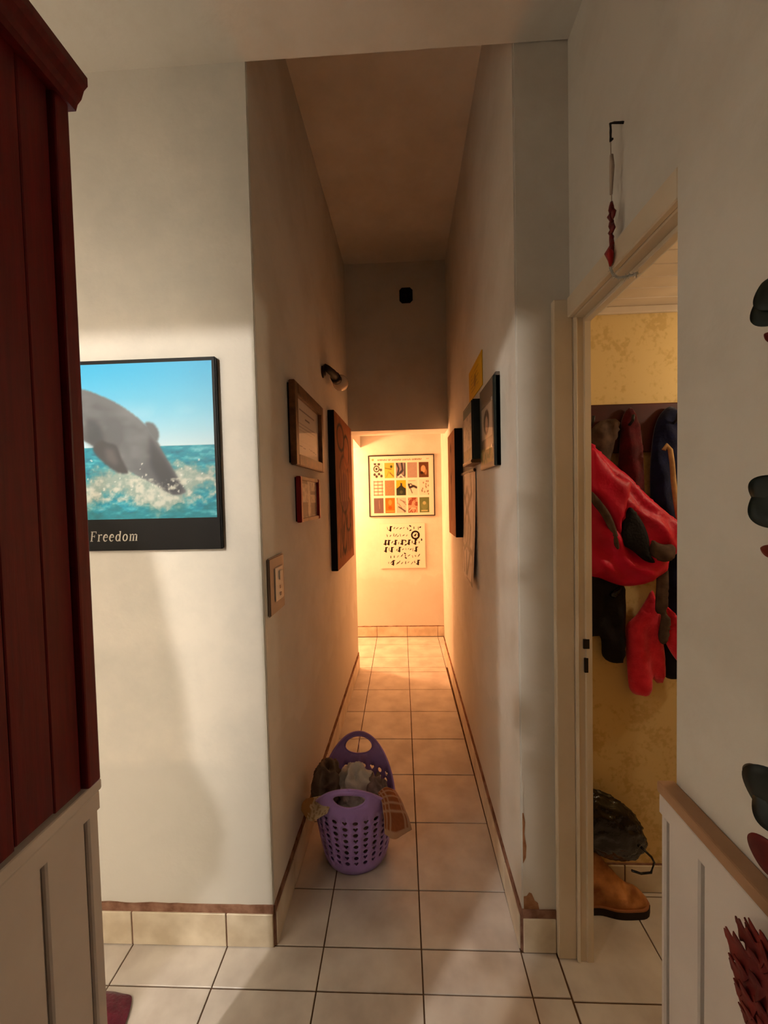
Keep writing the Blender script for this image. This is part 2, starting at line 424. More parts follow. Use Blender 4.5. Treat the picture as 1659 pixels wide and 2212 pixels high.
# cloakroom
struct(box('wall_closet_back', 0.458, 1.9, 0.345, 0.45, -0.004, 2.6, M['paper']), 'yellow wallpapered wall behind the coats')
struct(box('wall_closet_right', 1.9, 2.0, -1.4, 0.45, -0.004, 2.6, M['paper']), 'yellow wallpapered side wall of the cloakroom')
struct(box('wall_closet_near', 0.60, 1.9, -1.5, -1.4, -0.004, 2.6, M['paper']), 'yellow wallpapered near wall of the cloakroom')
cc = struct(box('ceiling_closet', 0.60, 1.9, -1.4, 0.345, 2.20, 2.26, M['plank']), 'pale planked ceiling of the cloakroom')
py_ = 0.343
while py_ > -1.38:
    box('plank', 0.602, 1.898, py_ - 0.067, py_, 2.186, 2.20, M['plank'], cc, 0.002); py_ -= 0.07
struct(box('trim_1', 0.58, 1.9, 0.328, 0.345, 2.160, 2.186, M['plank'], None, 0.004), 'cream ceiling batten above the yellow wallpaper')

# floor tiles, each its own piece
T = 0.33; G = 0.0022
tile_cache = {}
def tile(x0, x1, y0, y1, mat, parent, z0=-0.0045, z1=0.0):
    x0 += G; x1 -= G; y0 += G; y1 -= G
    if x1 - x0 < 0.006 or y1 - y0 < 0.006: return
    key = (round(x1 - x0, 3), round(y1 - y0, 3), mat.name, round(z1 - z0, 4))
    if key not in tile_cache:
        bm = bmesh.new(); a, c = (x1 - x0) / 2, (y1 - y0) / 2
        vs = []
        for z, k in ((z0 - z1, 0), (-0.0012, 0), (0, 0.0014)):
            vs.append([bm.verts.new((sx * (a - k), sy * (c - k), z)) for sx, sy in ((-1, -1), (1, -1), (1, 1), (-1, 1))])
        for i in range(2):
            for k in range(4): bm.faces.new((vs[i][k], vs[i][(k + 1) % 4], vs[i + 1][(k + 1) % 4], vs[i + 1][k]))
        bm.faces.new(vs[2]); bm.faces.new(vs[0][::-1])
        me = bpy.data.meshes.new('tile'); bm.to_mesh(me); bm.free(); me.materials.append(mat); tile_cache[key] = me
    o = bpy.data.objects.new('tile', tile_cache[key]); COL.objects.link(o); o.parent = parent
    o.location = ((x0 + x1) / 2, (y0 + y1) / 2, z1 + rnd.uniform(-0.0004, 0.0004))
    return o

def tiles(xa, xb, ya, yb, ox=0.0, oy=0.0):
    i = math.floor((xa - ox) / T + 1e-6)
    while ox + i * T < xb - 1e-6:
        j = math.floor((ya - oy) / T + 1e-6)
        while oy + j * T < yb - 1e-6:
            tile(max(xa, ox + i * T), min(xb, ox + (i + 1) * T), max(ya, oy + j * T), min(yb, oy + (j + 1) * T), M['tile'], fl); j += 1
        i += 1
tiles(-2.2, 0.33, -1.98, YF)
tiles(-0.497, 0.33, YF, 0.33); tiles(-0.488, 0.33, 0.33, 2.4)
tiles(0.33, 0.445, -0.66, YF - 0.002)
tiles(-1.65, 0.39, 2.4, 3.2)
tiles(0.447, 1.77, -0.66, 0.343, 0.447 - T, -0.008)

# skirtings: mortar band with separate tiles
def skirting(name, label, p0, p1, nrm, joints, h=0.117, band=0.143):
    p0 = Vector((*p0, 0)); p1 = Vector((*p1, 0)); n = Vector((*nrm, 0)); t = (p1 - p0); Ln = t.length; t.normalize()
    def bx(nm, a, c, z0, z1, d0, d1, mat, par, bev=0):
        bm = bmesh.new(); vs = []
        for z in (z0, z1):
            for (s_, d_) in ((a, d0), (c, d0), (c, d1), (a, d1)):
                q = p0 + t * s_ + n * d_; vs.append(bm.verts.new((q.x, q.y, z)))
        for f in [(3, 2, 1, 0), (4, 5, 6, 7), (0, 1, 5, 4), (1, 2, 6, 5), (2, 3, 7, 6), (3, 0, 4, 7)]: bm.faces.new([vs[i] for i in f])
        if bev: bmesh.ops.bevel(bm, geom=list(bm.edges), offset=bev, segments=1, affect='EDGES')
        return obj_bm(nm, bm, mat, par)
    # ragged mortar band
    bm = bmesh.new(); k = max(4, int(Ln / 0.03)); front = []; back = []
    for i in range(k + 1):
        s_ = Ln * i / k; zt = band + 0.005 * noise.noise(Vector((s_ * 14 + p0.x * 7, p0.y * 9, 0)))
        col = []
        for d_, z in ((0, 0), (0.006, 0), (0.006, zt), (0, zt)):
            q = p0 + t * s_ + n * d_; col.append(bm.verts.new((q.x, q.y, z)))
        if front:
            for a in range(4): bm.faces.new((front[a], front[(a + 1) % 4], col[(a + 1) % 4], col[a]))
        else: bm.faces.new(col)
        front = col
    bm.faces.new(front)
    sk = struct(obj_bm(name, bm, M['mortar']), label)
    js = [0.0] + [j for j in joints if 0.01 < j < Ln - 0.01] + [Ln]
    for a, c in zip(js[:-1], js[1:]): bx('tile', a + 0.0022, c - 0.0022, 0.003, h, 0.004, 0.0105, M['tile2'], sk, 0.0015)
    return sk
skirting('baseboard_front', 'beige tile skirting under the whale poster wall', (-2.2, YF), (-0.497, YF), (0, -1), [2.2 - 0.33 * k for k in range(6, 1, -1)])
skirting('baseboard_left', 'tile skirting along the corridor wall behind the basket', (-0.497, YF), (XLc(2.4), 2.4), (1, 0), [0.205 + T * k for k in range(8)])
skirting('baseboard_right', 'tile skirting along the corridor wall with the hung frames', (XRc(YF), YF + 0.003), (XRc(2.66), 2.66), (-1, 0), [0.205 + T * k for k in range(8)])
skirting('baseboard_door', 'single skirting tile beside the door frame', (0.336, YF + 0.003), (0.446, YF + 0.003), (0, -1), [])
skirting('baseboard_end', 'tile skirting at the end of the corridor', (-2.0, 3.215), (0.40, 3.215), (0, -1), [2.0 + T * k for k in range(-6, 2)], 0.11, 0.118)
skirting('baseboard_closet', 'tile skirting under the yellow wallpaper', (0.56, 0.345), (1.9, 0.345), (0, -1), [0.22 + T * k for k in range(4)], 0.105, 0.108)

# bare patches where the plaster has come off the corner by the door
def patch(name, pts, y, mat, parent):
    bm = bmesh.new(); a = [bm.verts.new((x, y - 0.0016, z)) for x, z in pts]; c = [bm.verts.new((x, y + 0.001, z)) for x, z in pts]
    bm.faces.new(a); bm.faces.new(c[::-1]); n = len(a)
    for i in range(n): bm.faces.new((a[i], a[(i + 1) % n], c[(i + 1) % n], c[i]))
    return obj_bm(name, bm, mat, parent)
wr = bpy.data.objects['wall_right']
patch('bare_patch', [(0.342, 0.144), (0.392, 0.144), (0.388, 0.165), (0.378, 0.172), (0.368, 0.197), (0.360, 0.200), (0.352, 0.188), (0.342, 0.186)], YF + 0.003, M['bare'], wr)
patch('bare_patch', [(0.341, 0.30), (0.350, 0.32), (0.352, 0.36), (0.346, 0.40), (0.349, 0.44), (0.344, 0.47), (0.341, 0.47)], YF + 0.003, M['bare'], wr)
patch('flaking_paint', [(0.3395, 0.47), (0.345, 0.475), (0.343, 0.52), (0.346, 0.56), (0.3395, 0.60)], YF + 0.003, M['wall'], wr)

# door frame of the cloakroom
dr = struct(prism('door_1', [(0.505, 0.098), (0.512, 0.094), (0.516, 0.100), (0.534, 0.101), (0.537, 0.096), (0.555, 0.097), (0.556, YF + 0.02), (0.505, YF + 0.02)], 0.0, 2.055, M['paint']), 'cream painted cloakroom door frame')
box('casing', 0.446, 0.505, 0.104, YF + 0.003, 0.0, 2.115, M['paint'], dr, 0.004, 2)
box('head', 0.505, 0.556, -0.40, YF + 0.01, 2.055, 2.08, M['paint'], dr, 0.003)
box('head_casing', 0.487, 0.505, -0.40, 0.104, 2.057, 2.118, M['paint'], dr, 0.003)
box('head_stop', 0.534, 0.556, -0.40, 0.10, 2.042, 2.055, M['paint'], dr, 0.002)
bm = bmesh.new(); add_box(bm, 0.527, 0.545, 0.0935, 0.099, 1.028, 1.058); obj_bm('latch_hole_shade', bm, M['iron'], dr)  # dark block painted in for the shade of the latch hole
bm = bmesh.new(); add_box(bm, 0.530, 0.541, 0.0935, 0.099, 0.952, 0.998); obj_bm('bolt_hole_shade', bm, M['iron'], dr)  # dark block painted in for the shade of the bolt hole

# ------------------------------------------------------------------ dado panelling of the near room
def dado(name, label, xf, xb, ya, yb, side, ztop=0.95, joints=()):
    """xf = face of the boards, xb = back; side = +1 when the face looks to +x"""
    t_ = box(name, min(xf - side * 0.012, xb), max(xf - side * 0.012, xb), ya, yb - 0.003, 0.0, ztop - 0.03, M['dado'])
    struct(t_, label)
    js = [yb] + list(joints) + [ya]
    for a, c in zip(js[:-1], js[1:]):
        if a - c > 0.012: box('board', min(xf, xf - side * 0.012), max(xf, xf - side * 0.012), c + 0.005, a - 0.005, 0.002, ztop - 0.055, M['dado'], t_, 0.003)
    box('top_rail', min(xf + side * 0.002, xf - side * 0.013), max(xf + side * 0.002, xf - side * 0.013), ya, yb, ztop - 0.062, ztop - 0.022, M['dado'], t_, 0.003)
    cx = (xf + side * 0.004, xb)
    box('cap', min(cx), max(cx), ya, yb + 0.004, ztop - 0.022, ztop, M['dadocap'] if side < 0 else M['dado'], t_, 0.004, 2)
    return t_
dado('trim_2', 'white panelled dado with a tan cap beside the cloakroom doorway', 0.458, 0.488, -2.7, -0.396, -1, 0.95, [-0.418, -0.508, -0.618, -0.728, -0.838, -0.95, -1.06, -1.17])
dado('wall_low', 'white panelled low wall under the red cabinet', -0.672, -0.742, -0.955, -0.400, 1, 0.95, [-0.436, -0.534, -0.640, -0.745, -0.850])

# red cabinet on the low wall
rc = thing('red_cabinet', 'tall dark red painted wooden cabinet standing on the white low wall', 'cabinet', (-0.70, -0.63, 0.95))
box('body', -0.742, -0.682, -0.950, -0.412, 0.956, 2.30, M['red'], rc)
yy = -0.445
for k, wd in enumerate((0.062, 0.075, 0.085, 0.09, 0.095, 0.095)):
    box('board', -0.684, -0.672, max(yy - wd, -0.948) + 0.0015, yy, 0.958 + 0.004 * (k % 2), 2.30, M['red'], rc, 0.002); yy -= wd
box('stile', -0.744, -0.660, -0.441, -0.408, 0.956, 2.30, M['red'], rc, 0.004, 2)
bm = bmesh.new()
pf = [(-0.69, 2.285), (-0.654, 2.285), (-0.650, 2.297), (-0.642, 2.306), (-0.636, 2.322), (-0.628, 2.330), (-0.628, 2.346), (-0.69, 2.346)]
a = [bm.verts.new((x, -0.953, z)) for x, z in pf]; c = [bm.verts.new((x, -0.398, z)) for x, z in pf]
bm.faces.new(a); bm.faces.new(c[::-1])
for i in range(len(pf)): bm.faces.new((a[i], a[(i + 1) % len(pf)], c[(i + 1) % len(pf)], c[i]))
obj_bm('cornice', bm, M['red'], rc)
box('cabinet_top', -0.745, -0.69, -0.953, -0.398, 2.30, 2.346, M['red'], rc)

# ------------------------------------------------------------------ whale poster on the front wall
F = frame_of('F', -1.342, YF, 1.362)
po = thing('poster', 'black bordered print of a leaping grey dolphin over blue sea lettered Freedom', 'poster', (-0.98, YF, 1.362))
bpd = wbox('backing_board', F, 0, 0.720, 0, 0.621, 0.0, 0.020, M['black'], po, 0.003)
U = lambda x: (x + 1.332) / 0.698; V = lambda z: (z - 1.466) / 0.504
P = Paint(233, 169, (90, 190, 240), 3)
up = np.clip((P.v - 0.46) / 0.54, 0, 1)[..., None]
P.a = np.array([196, 226, 244]) * (1 - up) ** 1.4 + np.array([58, 182, 240]) * (1 - (1 - up) ** 1.4)
cl = np.clip(P.noise(4, 3) * 2.2 - 1.0, 0, 1) * np.clip(1 - np.abs(P.v - 0.58) / 0.2, 0, 1)
P.put(cl, (232, 240, 248), 0.55)
sea = (P.v < V(1.701)).astype(float); P.put(sea, (18, 140, 168))
nz = P.noise(22, 46, 4); P.put(sea * np.clip(nz * 3 - 1.6, 0, 1), (150, 220, 232), 0.7)
P.put(sea * np.clip(1.35 - nz * 3, 0, 1), (10, 84, 110), 0.7)
spl = np.clip(1 - np.abs(P.v - 0.20 - 0.05 * np.sin(P.u * 15)) / 0.20, 0, 1) * np.clip(1.25 - np.abs(P.u - 0.52) * 1.1, 0, 1)
spl += np.exp(-(((P.u - U(-0.80)) / 0.11) ** 2 + ((P.v - V(1.59)) / 0.16) ** 2)) * 0.7
sn = P.noise(38, 30, 4)
P.put(np.clip(spl * 2.2 + sn * 1.6 - 1.45, 0, 1), (150, 166, 160), 0.92)
P.put(np.clip(spl * 1.5 + sn * 3.0 - 2.6, 0, 1), (196, 204, 198), 0.8)
body = [(-1.30, 1.80), (-1.20, 1.88), (-1.12, 1.90), (-1.054, 1.889), (-1.015, 1.874), (-0.953, 1.844), (-0.904, 1.81), (-0.864, 1.776), (-0.845, 1.745), (-0.819, 1.71), (-0.798, 1.669), (-0.767, 1.612), (-0.74, 1.562), (-0.736, 1.55), (-0.77, 1.541), (-0.803, 1.556), (-0.835, 1.577), (-0.876, 1.598), (-0.922, 1.625), (-0.975, 1.66), (-1.016, 1.69), (-1.052, 1.717), (-1.12, 1.75), (-1.20, 1.77), (-1.29, 1.74), (-1.325, 1.70)]
bp_ = smooth([(U(x), V(z)) for x, z in body])
mk = P.blur(P.mask(bp_), 1); P.put(mk, (104, 110, 118))
P.put(mk * np.clip((P.blur(P.mask([(u_, v_ - 0.06) for u_, v_ in bp_]), 20)), 0, 1), (84, 90, 98), 0.6)
P.put(mk * np.clip(P.noise(7, 9, 3) * 2 - 0.9, 0, 1), (136, 142, 150), 0.7)
P.poly([(U(x), V(z)) for x, z in [(-0.85, 1.74), (-0.80, 1.665), (-0.738, 1.553), (-0.77, 1.541), (-0.81, 1.56), (-0.85, 1.64)]], (58, 62, 70), 0.85, 14)
P.poly([(U(x), V(z)) for x, z in [(-1.06, 1.80), (-1.02, 1.79), (-1.0, 1.73), (-1.02, 1.69), (-1.06, 1.72)]], (52, 58, 66), 0.6, 16)
P.poly(smooth([(U(x), V(z)) for x, z in [(-0.86, 1.776), (-0.842, 1.778), (-0.827, 1.767), (-0.816, 1.743), (-0.825, 1.715), (-0.85, 1.745)]]), (100, 106, 114), 1, 2)
fin = [(U(x), V(z)) for x, z in [(-1.013, 1.724), (-0.985, 1.716), (-0.96, 1.706), (-0.945, 1.665), (-0.924, 1.62), (-0.94, 1.616), (-0.964, 1.621), (-1.008, 1.655), (-1.04, 1.696)]]
P.poly(smooth(fin), (66, 68, 74), 1, 2)
P.poly([(U(x), V(z)) for x, z in [(-1.00, 1.70), (-0.97, 1.695), (-0.955, 1.65), (-0.965, 1.64), (-0.995, 1.66)]], (100, 100, 106), 0.7, 14)
low = np.exp(-((P.v - 0.06) / 0.10) ** 2)
P.put(np.clip(sn * 3.2 - 1.5 + low * 0.1, 0, 1) * (P.v < 0.26) * np.clip((P.v - 0.05) / 0.1, 0, 1), (206, 210, 200), 0.85)
P.put((P.v < 0.07 + 0.03 * np.sin(P.u * 40)).astype(float) * np.clip(1.3 - nz * 1.4, 0, 1), (30, 118, 128), 0.8)
for _ in range(70):
    q = (P.r.rand() * 0.95, 0.10 + P.r.rand() * 0.42)
    if abs(q[1] - 0.2) < 0.2: P.ell(q[0], q[1], 0.003 + 0.003 * P.r.rand(), 0.004 + 0.004 * P.r.rand(), (226, 230, 226), 0.7)
pic = P.mesh('picture', F, 0.010, 0.708, 0.104, 0.608, 0.0206, po, M['vcol'])
# lettering
def ribbon(pts, ws):
    """stroke outline around a centre line"""
    out_l, out_r = [], []
    for i, p in enumerate(pts):
        a_ = Vector(pts[max(i - 1, 0)]); b_ = Vector(pts[min(i + 1, len(pts) - 1)]); d_ = (b_ - a_).normalized()
        n_ = Vector((-d_.y, d_.x)) * ws[i] / 2
        out_l.append((p[0] + n_.x, p[1] + n_.y)); out_r.append((p[0] - n_.x, p[1] - n_.y))
    return [[out_l[i], out_r[i], out_r[i + 1], out_l[i + 1]] for i in range(len(pts) - 1)]
def arc(cx, cy, rx, ry, a0, a1, n=12): return [(cx + rx * math.cos(math.radians(a0 + (a1 - a0) * i / n)), cy + ry * math.sin(math.radians(a0 + (a1 - a0) * i / n))) for i in range(n + 1)]
def letter(ch):
    q = []; ST, TH = 0.15, 0.06
    vert = lambda x, y0, y1: q.extend(ribbon([(x, y0), (x, y1)], [ST, ST]))
    serif = lambda x0, x1, y: q.extend(ribbon([(x0, y), (x1, y)], [TH, TH]))
    if ch == 'F':
        vert(0.18, 0, 1); serif(0.02, 0.36, 0.03); serif(0.02, 0.68, 0.97); q.extend(ribbon([(0.66, 0.99), (0.66, 0.78)], [TH, TH])); serif(0.2, 0.5, 0.52); q.extend(ribbon([(0.5, 0.64), (0.5, 0.40)], [TH, TH])); return q, 0.78
    if ch == 'r':
        vert(0.16, 0, 0.68); serif(0.02, 0.32, 0.03); serif(0.02, 0.16, 0.66); q.extend(ribbon(arc(0.38, 0.46, 0.2, 0.2, 160, 50, 6), [TH] * 4 + [0.10, 0.13, 0.13])); return q, 0.58
    if ch == 'e':
        A = arc(0.30, 0.34, 0.24, 0.32, 10, 320, 18); q.extend(ribbon(A, [TH + 0.10 * math.sin(math.pi * min(1, i / 18 * 1.05)) for i in range(19)])); serif(0.12, 0.54, 0.40); return q, 0.64
    if ch == 'o':
        A = arc(0.32, 0.34, 0.24, 0.32, 0, 360, 22); q.extend(ribbon(A, [0.07 + 0.09 * abs(math.cos(2 * math.pi * i / 22)) for i in range(23)])); return q, 0.70
    if ch == 'd':
        A = arc(0.30, 0.34, 0.22, 0.32, 20, 340, 18); q.extend(ribbon(A, [0.06 + 0.10 * abs(math.cos(2 * math.pi * i / 18)) for i in range(19)])); vert(0.54, 0, 1); serif(0.40, 0.56, 0.97); serif(0.54, 0.68, 0.03); return q, 0.76
    if ch == 'm':
        for x in (0.16, 0.52, 0.88): vert(x, 0, 0.62); serif(x - 0.12, x + 0.14, 0.03)
        serif(0.02, 0.16, 0.66)
        for x in (0.16, 0.52): q.extend(ribbon(arc(x + 0.19, 0.46, 0.17, 0.19, 165, 10, 8), [TH + 0.08 * i / 8 for i in range(9)]))
        return q, 1.12
polys = []; cx_ = 0.0; Hh = 0.033
for ch in 'Freedom':
    q, adv = letter(ch)
    for p in q: polys.append([((cx_ + x + 0.17 * y) * Hh, y * Hh) for x, y in p])
    cx_ += adv + 0.10
tw = cx_ * Hh; sc = 0.166 / tw
wpoly('lettering', F, [[(0.278 + x * sc, 0.032 + y) for x, y in p] for p in polys], 0.0208, plain('ivory_ink', srgb(206, 200, 186), 0.5), bpd)

# ------------------------------------------------------------------ corridor left wall
def left_x(y): return XLc(y)
def shear(F0, y0, k):                      # follow the slightly skew wall
    return F0
def LF(y, z): return frame_of('L', left_x(y) , y, z)
def frame_rails(F, W, H, wd, d0, d1, mat, par, name='rail', bev=0.003):
    for nm, a in (('left', (0, wd, 0, H)), ('right', (W - wd, W, 0, H)), ('top', (wd, W - wd, H - wd, H)), ('bottom', (wd, W - wd, 0, wd))):
        wbox(name, F, *a, d0, d1, mat, par, bev)

# certificate
y0, W_, H_ = 0.455, 0.545, 0.345
F = LF(y0 + 0.25, 1.660); F = frame_of('L', left_x(y0) + 0.004, y0, 1.660)
ce = thing('framed_certificate', 'brown wooden framed certificate on cream paper above the small red frame', 'picture', (left_x(y0), y0 + W_ / 2, 1.66))
wbox('backing', F, 0.01, W_ - 0.01, 0.01, H_ - 0.01, -0.004, 0.008, M['black'], ce)
frame_rails(F, W_, H_, 0.048, 0.004, 0.030, M['wood'], ce)
P = Paint(110, 70, (226, 214, 200), 5)
P.line([(0.2, 0.82), (0.8, 0.82)], 0.012, (110, 88, 78)); P.line([(0.42, 0.70), (0.58, 0.70)], 0.02, (90, 70, 66))
for k in range(6): P.line([(0.1, 0.58 - 0.06 * k), (0.88 - 0.06 * (k % 3), 0.58 - 0.06 * k)], 0.005, (150, 128, 116), 0.8)
P.line([(0.12, 0.20), (0.4, 0.17)], 0.008, (96, 78, 74)); P.line([(0.55, 0.2), (0.86, 0.16)], 0.008, (96, 78, 74))
P.mesh('paper', F, 0.045, W_ - 0.045, 0.045, H_ - 0.045, 0.010, ce, M['vcol'])
wbox('pane', F, 0.046, W_ - 0.046, 0.046, H_ - 0.046, 0.016, 0.018, M['glass'], ce)

# small red frame
y0, W_, H_ = 0.53, 0.375, 0.20
F = frame_of('L', left_x(y0) + 0.005, y0, 1.418)
rf = thing('red_framed_clipping', 'small red framed page with small black and white pictures under the certificate', 'picture', (left_x(y0), y0 + W_ / 2, 1.418))
wbox('backing', F, 0.005, W_ - 0.005, 0.005, H_ - 0.005, -0.005, 0.006, M['black'], rf)
wbox('rail', F, 0, 0.028, 0, H_, 0, 0.022, M['redframe'], rf, 0.003); wbox('rail', F, W_ - 0.028, W_, 0, H_, 0, 0.022, M['redframe'], rf, 0.003)
wbox('rail', F, 0.028, W_ - 0.028, H_ - 0.016, H_, 0, 0.018, M['wood'], rf, 0.002); wbox('rail', F, 0.028, W_ - 0.028, 0, 0.016, 0, 0.018, M['wood'], rf, 0.002)
P = Paint(80, 50, (206, 190, 168), 6)
P.put((P.noise(20, 12) > 0.55).astype(float), (150, 132, 116), 0.6)
for (a, b_, c_, d_) in ((0.06, 0.9, 0.42, 0.98), (0.06, 0.06, 0.45, 0.42), (0.62, 0.06, 0.94, 0.40), (0.6, 0.62, 0.9, 0.72)):
    P.poly([(a, b_), (c_, b_), (c_, d_), (a, d_)], (92, 76, 62), 0.85)
P.poly([(0.49, 0), (0.55, 0), (0.55, 1), (0.49, 1)], (232, 220, 200), 0.9)
P.mesh('page', F, 0.026, W_ - 0.026, 0.014, H_ - 0.014, 0.008, rf, M['vcol'])

# large brown canvas
y0, W_, H_ = 1.285, 0.715, 0.985
F = frame_of('L', left_x(y0) + 0.010, y0, 1.072)
cv = thing('canvas_painting', 'tall brown and ochre canvas of an abstract figure with black edges', 'painting', (left_x(y0), y0 + W_ / 2, 1.072))
wbox('stretcher', F, 0, W_, 0, H_, -0.010, 0.030, M['black'], cv, 0.002)
P = Paint(120, 160, (150, 92, 58), 9)
P.put(np.clip(P.noise(5, 7, 4) * 2 - 0.6, 0, 1), (112, 62, 40), 0.9)
for (cx, cy, rx, ry, rg) in ((0.30, 0.86, 0.22, 0.10, 0.7), (0.62, 0.80, 0.2, 0.12, 0.72), (0.45, 0.55, 0.30, 0.22, 0.8), (0.66, 0.34, 0.22, 0.14, 0.75), (0.4, 0.25, 0.16, 0.2, 0.7)):
    P.ell(cx, cy, rx, ry, (40, 22, 18), 0.85, rg)
P.ell(0.48, 0.50, 0.24, 0.14, (104, 62, 58), 0.9); P.ell(0.60, 0.74, 0.16, 0.08, (170, 96, 60), 0.7)
for k in range(7): P.line([(0.15 + 0.12 * k, 0.08), (0.2 + 0.1 * k + 0.05 * (k % 2), 0.24 + 0.02 * k)], 0.022, (46, 28, 22), 0.85)
for k in range(5): P.line([(0.2 + 0.15 * k, 0.64), (0.25 + 0.12 * k, 0.44)], 0.012, (206, 150, 96), 0.7)
P.mesh('painted_face', F, 0.0015, W_ - 0.0015, 0.0015, H_ - 0.0015, 0.0304, cv, M['vcol_matte'])

# switch plate
y0, W_, H_ = 0.158, 0.158, 0.20
F = frame_of('L', left_x(y0) + 0.001, y0, 1.118)
sw = thing('switch_plate', 'grey wall plate with white switch and socket insert near the corridor corner', 'switch', (left_x(y0), y0 + W_ / 2, 1.118))
wbox('plate', F, 0, W_, 0, H_, -0.001, 0.010, M['greyplate'], sw, 0.004)
ins = wbox('insert', F, 0.048, W_ - 0.022, 0.040, H_ - 0.040, 0.010, 0.0135, M['white'], sw, 0.002)
wbox('rocker', F, 0.085, W_ - 0.036, 0.112, 0.146, 0.0135, 0.018, M['white'], ins, 0.002)
for k in range(2): wbox('socket_slot', F, 0.094, 0.108, 0.054 + 0.026 * k, 0.066 + 0.026 * k, 0.0135, 0.0150, M['greyplate'], ins)

# unlit wall lamp
lx = left_x(1.17)
wl = thing('wall_lamp', 'black wall lamp with a bare unlit round bulb above the brown canvas', 'lamp', (lx, 1.17, 2.25))
lathe('wall_plate', [(0.001, 0), (0.034, 0.0), (0.034, 0.012), (0.020, 0.018), (0.001, 0.018)], (lx, 1.17, 2.25), M['iron'], wl, 20, 'X')
tube('arm', [(lx + 0.012, 1.17, 2.28), (lx + 0.03, 1.19, 2.272), (lx + 0.05, 1.24, 2.262), (lx + 0.055, 1.29, 2.255)], [0.018, 0.02, 0.022, 0.026], M['iron'], wl, 12)
sck = tube('socket', [(lx + 0.055, 1.285, 2.255), (lx + 0.058, 1.335, 2.25)], [0.030, 0.032], M['iron'], wl, 14)
bm = bmesh.new(); bmesh.ops.create_uvsphere(bm, u_segments=18, v_segments=12, radius=0.050)
for v in bm.verts: v.co = Vector((lx + 0.072, 1.395, 2.247)) + Vector((v.co.x, v.co.y * 1.2, v.co.z))
obj_bm('bulb', bm, M['opal'], sck, True)

# ------------------------------------------------------------------ corridor right wall
def RF(yfar, z, extra=0.0): return frame_of('R', XRc(yfar) + extra, yfar, z)
# yellow note
F = RF(1.02, 2.01, -0.002)
P = Paint(50, 40, (232, 182, 20), 11)
for k in range(5): P.line([(0.2, 0.75 - 0.13 * k), (0.75 - 0.08 * (k % 2), 0.77 - 0.13 * k)], 0.014, (150, 96, 10), 0.8)
P.ell(0.5, 0.45, 0.1, 0.2, (160, 100, 14), 0.6)
nt_ = thing('yellow_note', 'yellow handwritten paper note pinned above the dark box frame', 'note', (XRc(1.0), 0.84, 2.02))
P.mesh('paper', F, 0, 0.36, 0, 0.155, 0.0025, nt_, M['vcol'])
wbox('sheet', F, 0, 0.36, 0, 0.155, -0.001, 0.002, plain('yellow_paper', srgb(232, 182, 20), 0.8), nt_)

# grey-framed picture nearest the door
F = RF(0.655, 1.628, 0.001); W_, H_ = 0.315, 0.345
ga = thing('slate_framed_print', 'slate framed clip print of a dark arch over a pale strip next to the doorway', 'picture', (XRc(0.5), 0.50, 1.628))
wbox('backing', F, 0, W_, 0, H_, 0.0, 0.018, M['greyframe'], ga, 0.002)
wbox('side_block', F, W_ - 0.02, W_, 0.0, H_ - 0.012, -0.001, 0.026, M['darkframe'], ga, 0.002)
P = Paint(60, 70, (118, 104, 90), 12)
P.poly([(0.12, 0.36), (0.86, 0.36), (0.86, 0.74), (0.12, 0.74)], (206, 190, 172)); P.ell(0.48, 0.55, 0.20, 0.16, (70, 56, 50)); P.ell(0.48, 0.53, 0.1, 0.1, (190, 160, 140))
P.poly([(0.08, 0.05), (0.9, 0.05), (0.9, 0.24), (0.08, 0.24)], (170, 150, 96)); P.put((P.noise(12, 14) > 0.55) * (P.v < 0.24) * (P.v > 0.05) * 1.0, (96, 110, 50), 0.8)
P.line([(0.5, 0.30), (0.5, 0.5)], 0.02, (180, 90, 80), 0.6)
P.mesh('print', F, 0.004, W_ - 0.024, 0.004, H_ - 0.004, 0.0184, ga, M['vcol'])
wbox('pane', F, 0.002, W_ - 0.022, 0.075, 0.26, 0.0195, 0.0215, M['glass'], ga)
for v_ in (0.078, 0.255): wbox('clip', F, W_ - 0.045, W_ - 0.026, v_ - 0.006, v_ + 0.006, 0.0215, 0.027, plain('steel_clip', srgb(190, 186, 180), 0.3, 0.5, 0.8), ga, 0.001)

# deep dark box frame
F = RF(0.935, 1.678, 0.001); W_, H_ = 0.265, 0.275
gb = thing('dark_box_frame', 'deep dark green box frame with a pale drawing below the yellow note', 'picture', (XRc(0.8), 0.80, 1.678))
wbox('box', F, 0, W_, 0, H_, 0.0, 0.052, M['darkframe'], gb, 0.006)
P = Paint(50, 60, (190, 172, 150), 13)
P.poly([(0, 0.82), (1, 0.82), (1, 1), (0, 1)], (100, 112, 96)); P.poly([(0, 0), (1, 0), (1, 0.2), (0, 0.2)], (168, 148, 92))
P.put((P.noise(10, 12) > 0.6).astype(float), (120, 104, 90), 0.5)
P.mesh('print', F, 0.012, W_ - 0.012, 0.012, H_ - 0.012, 0.0524, gb, M['vcol'])
wbox('bottom_ledge', F, 0.0, W_, -0.012, 0.004, 0.0, 0.058, M['wood'], gb, 0.003)

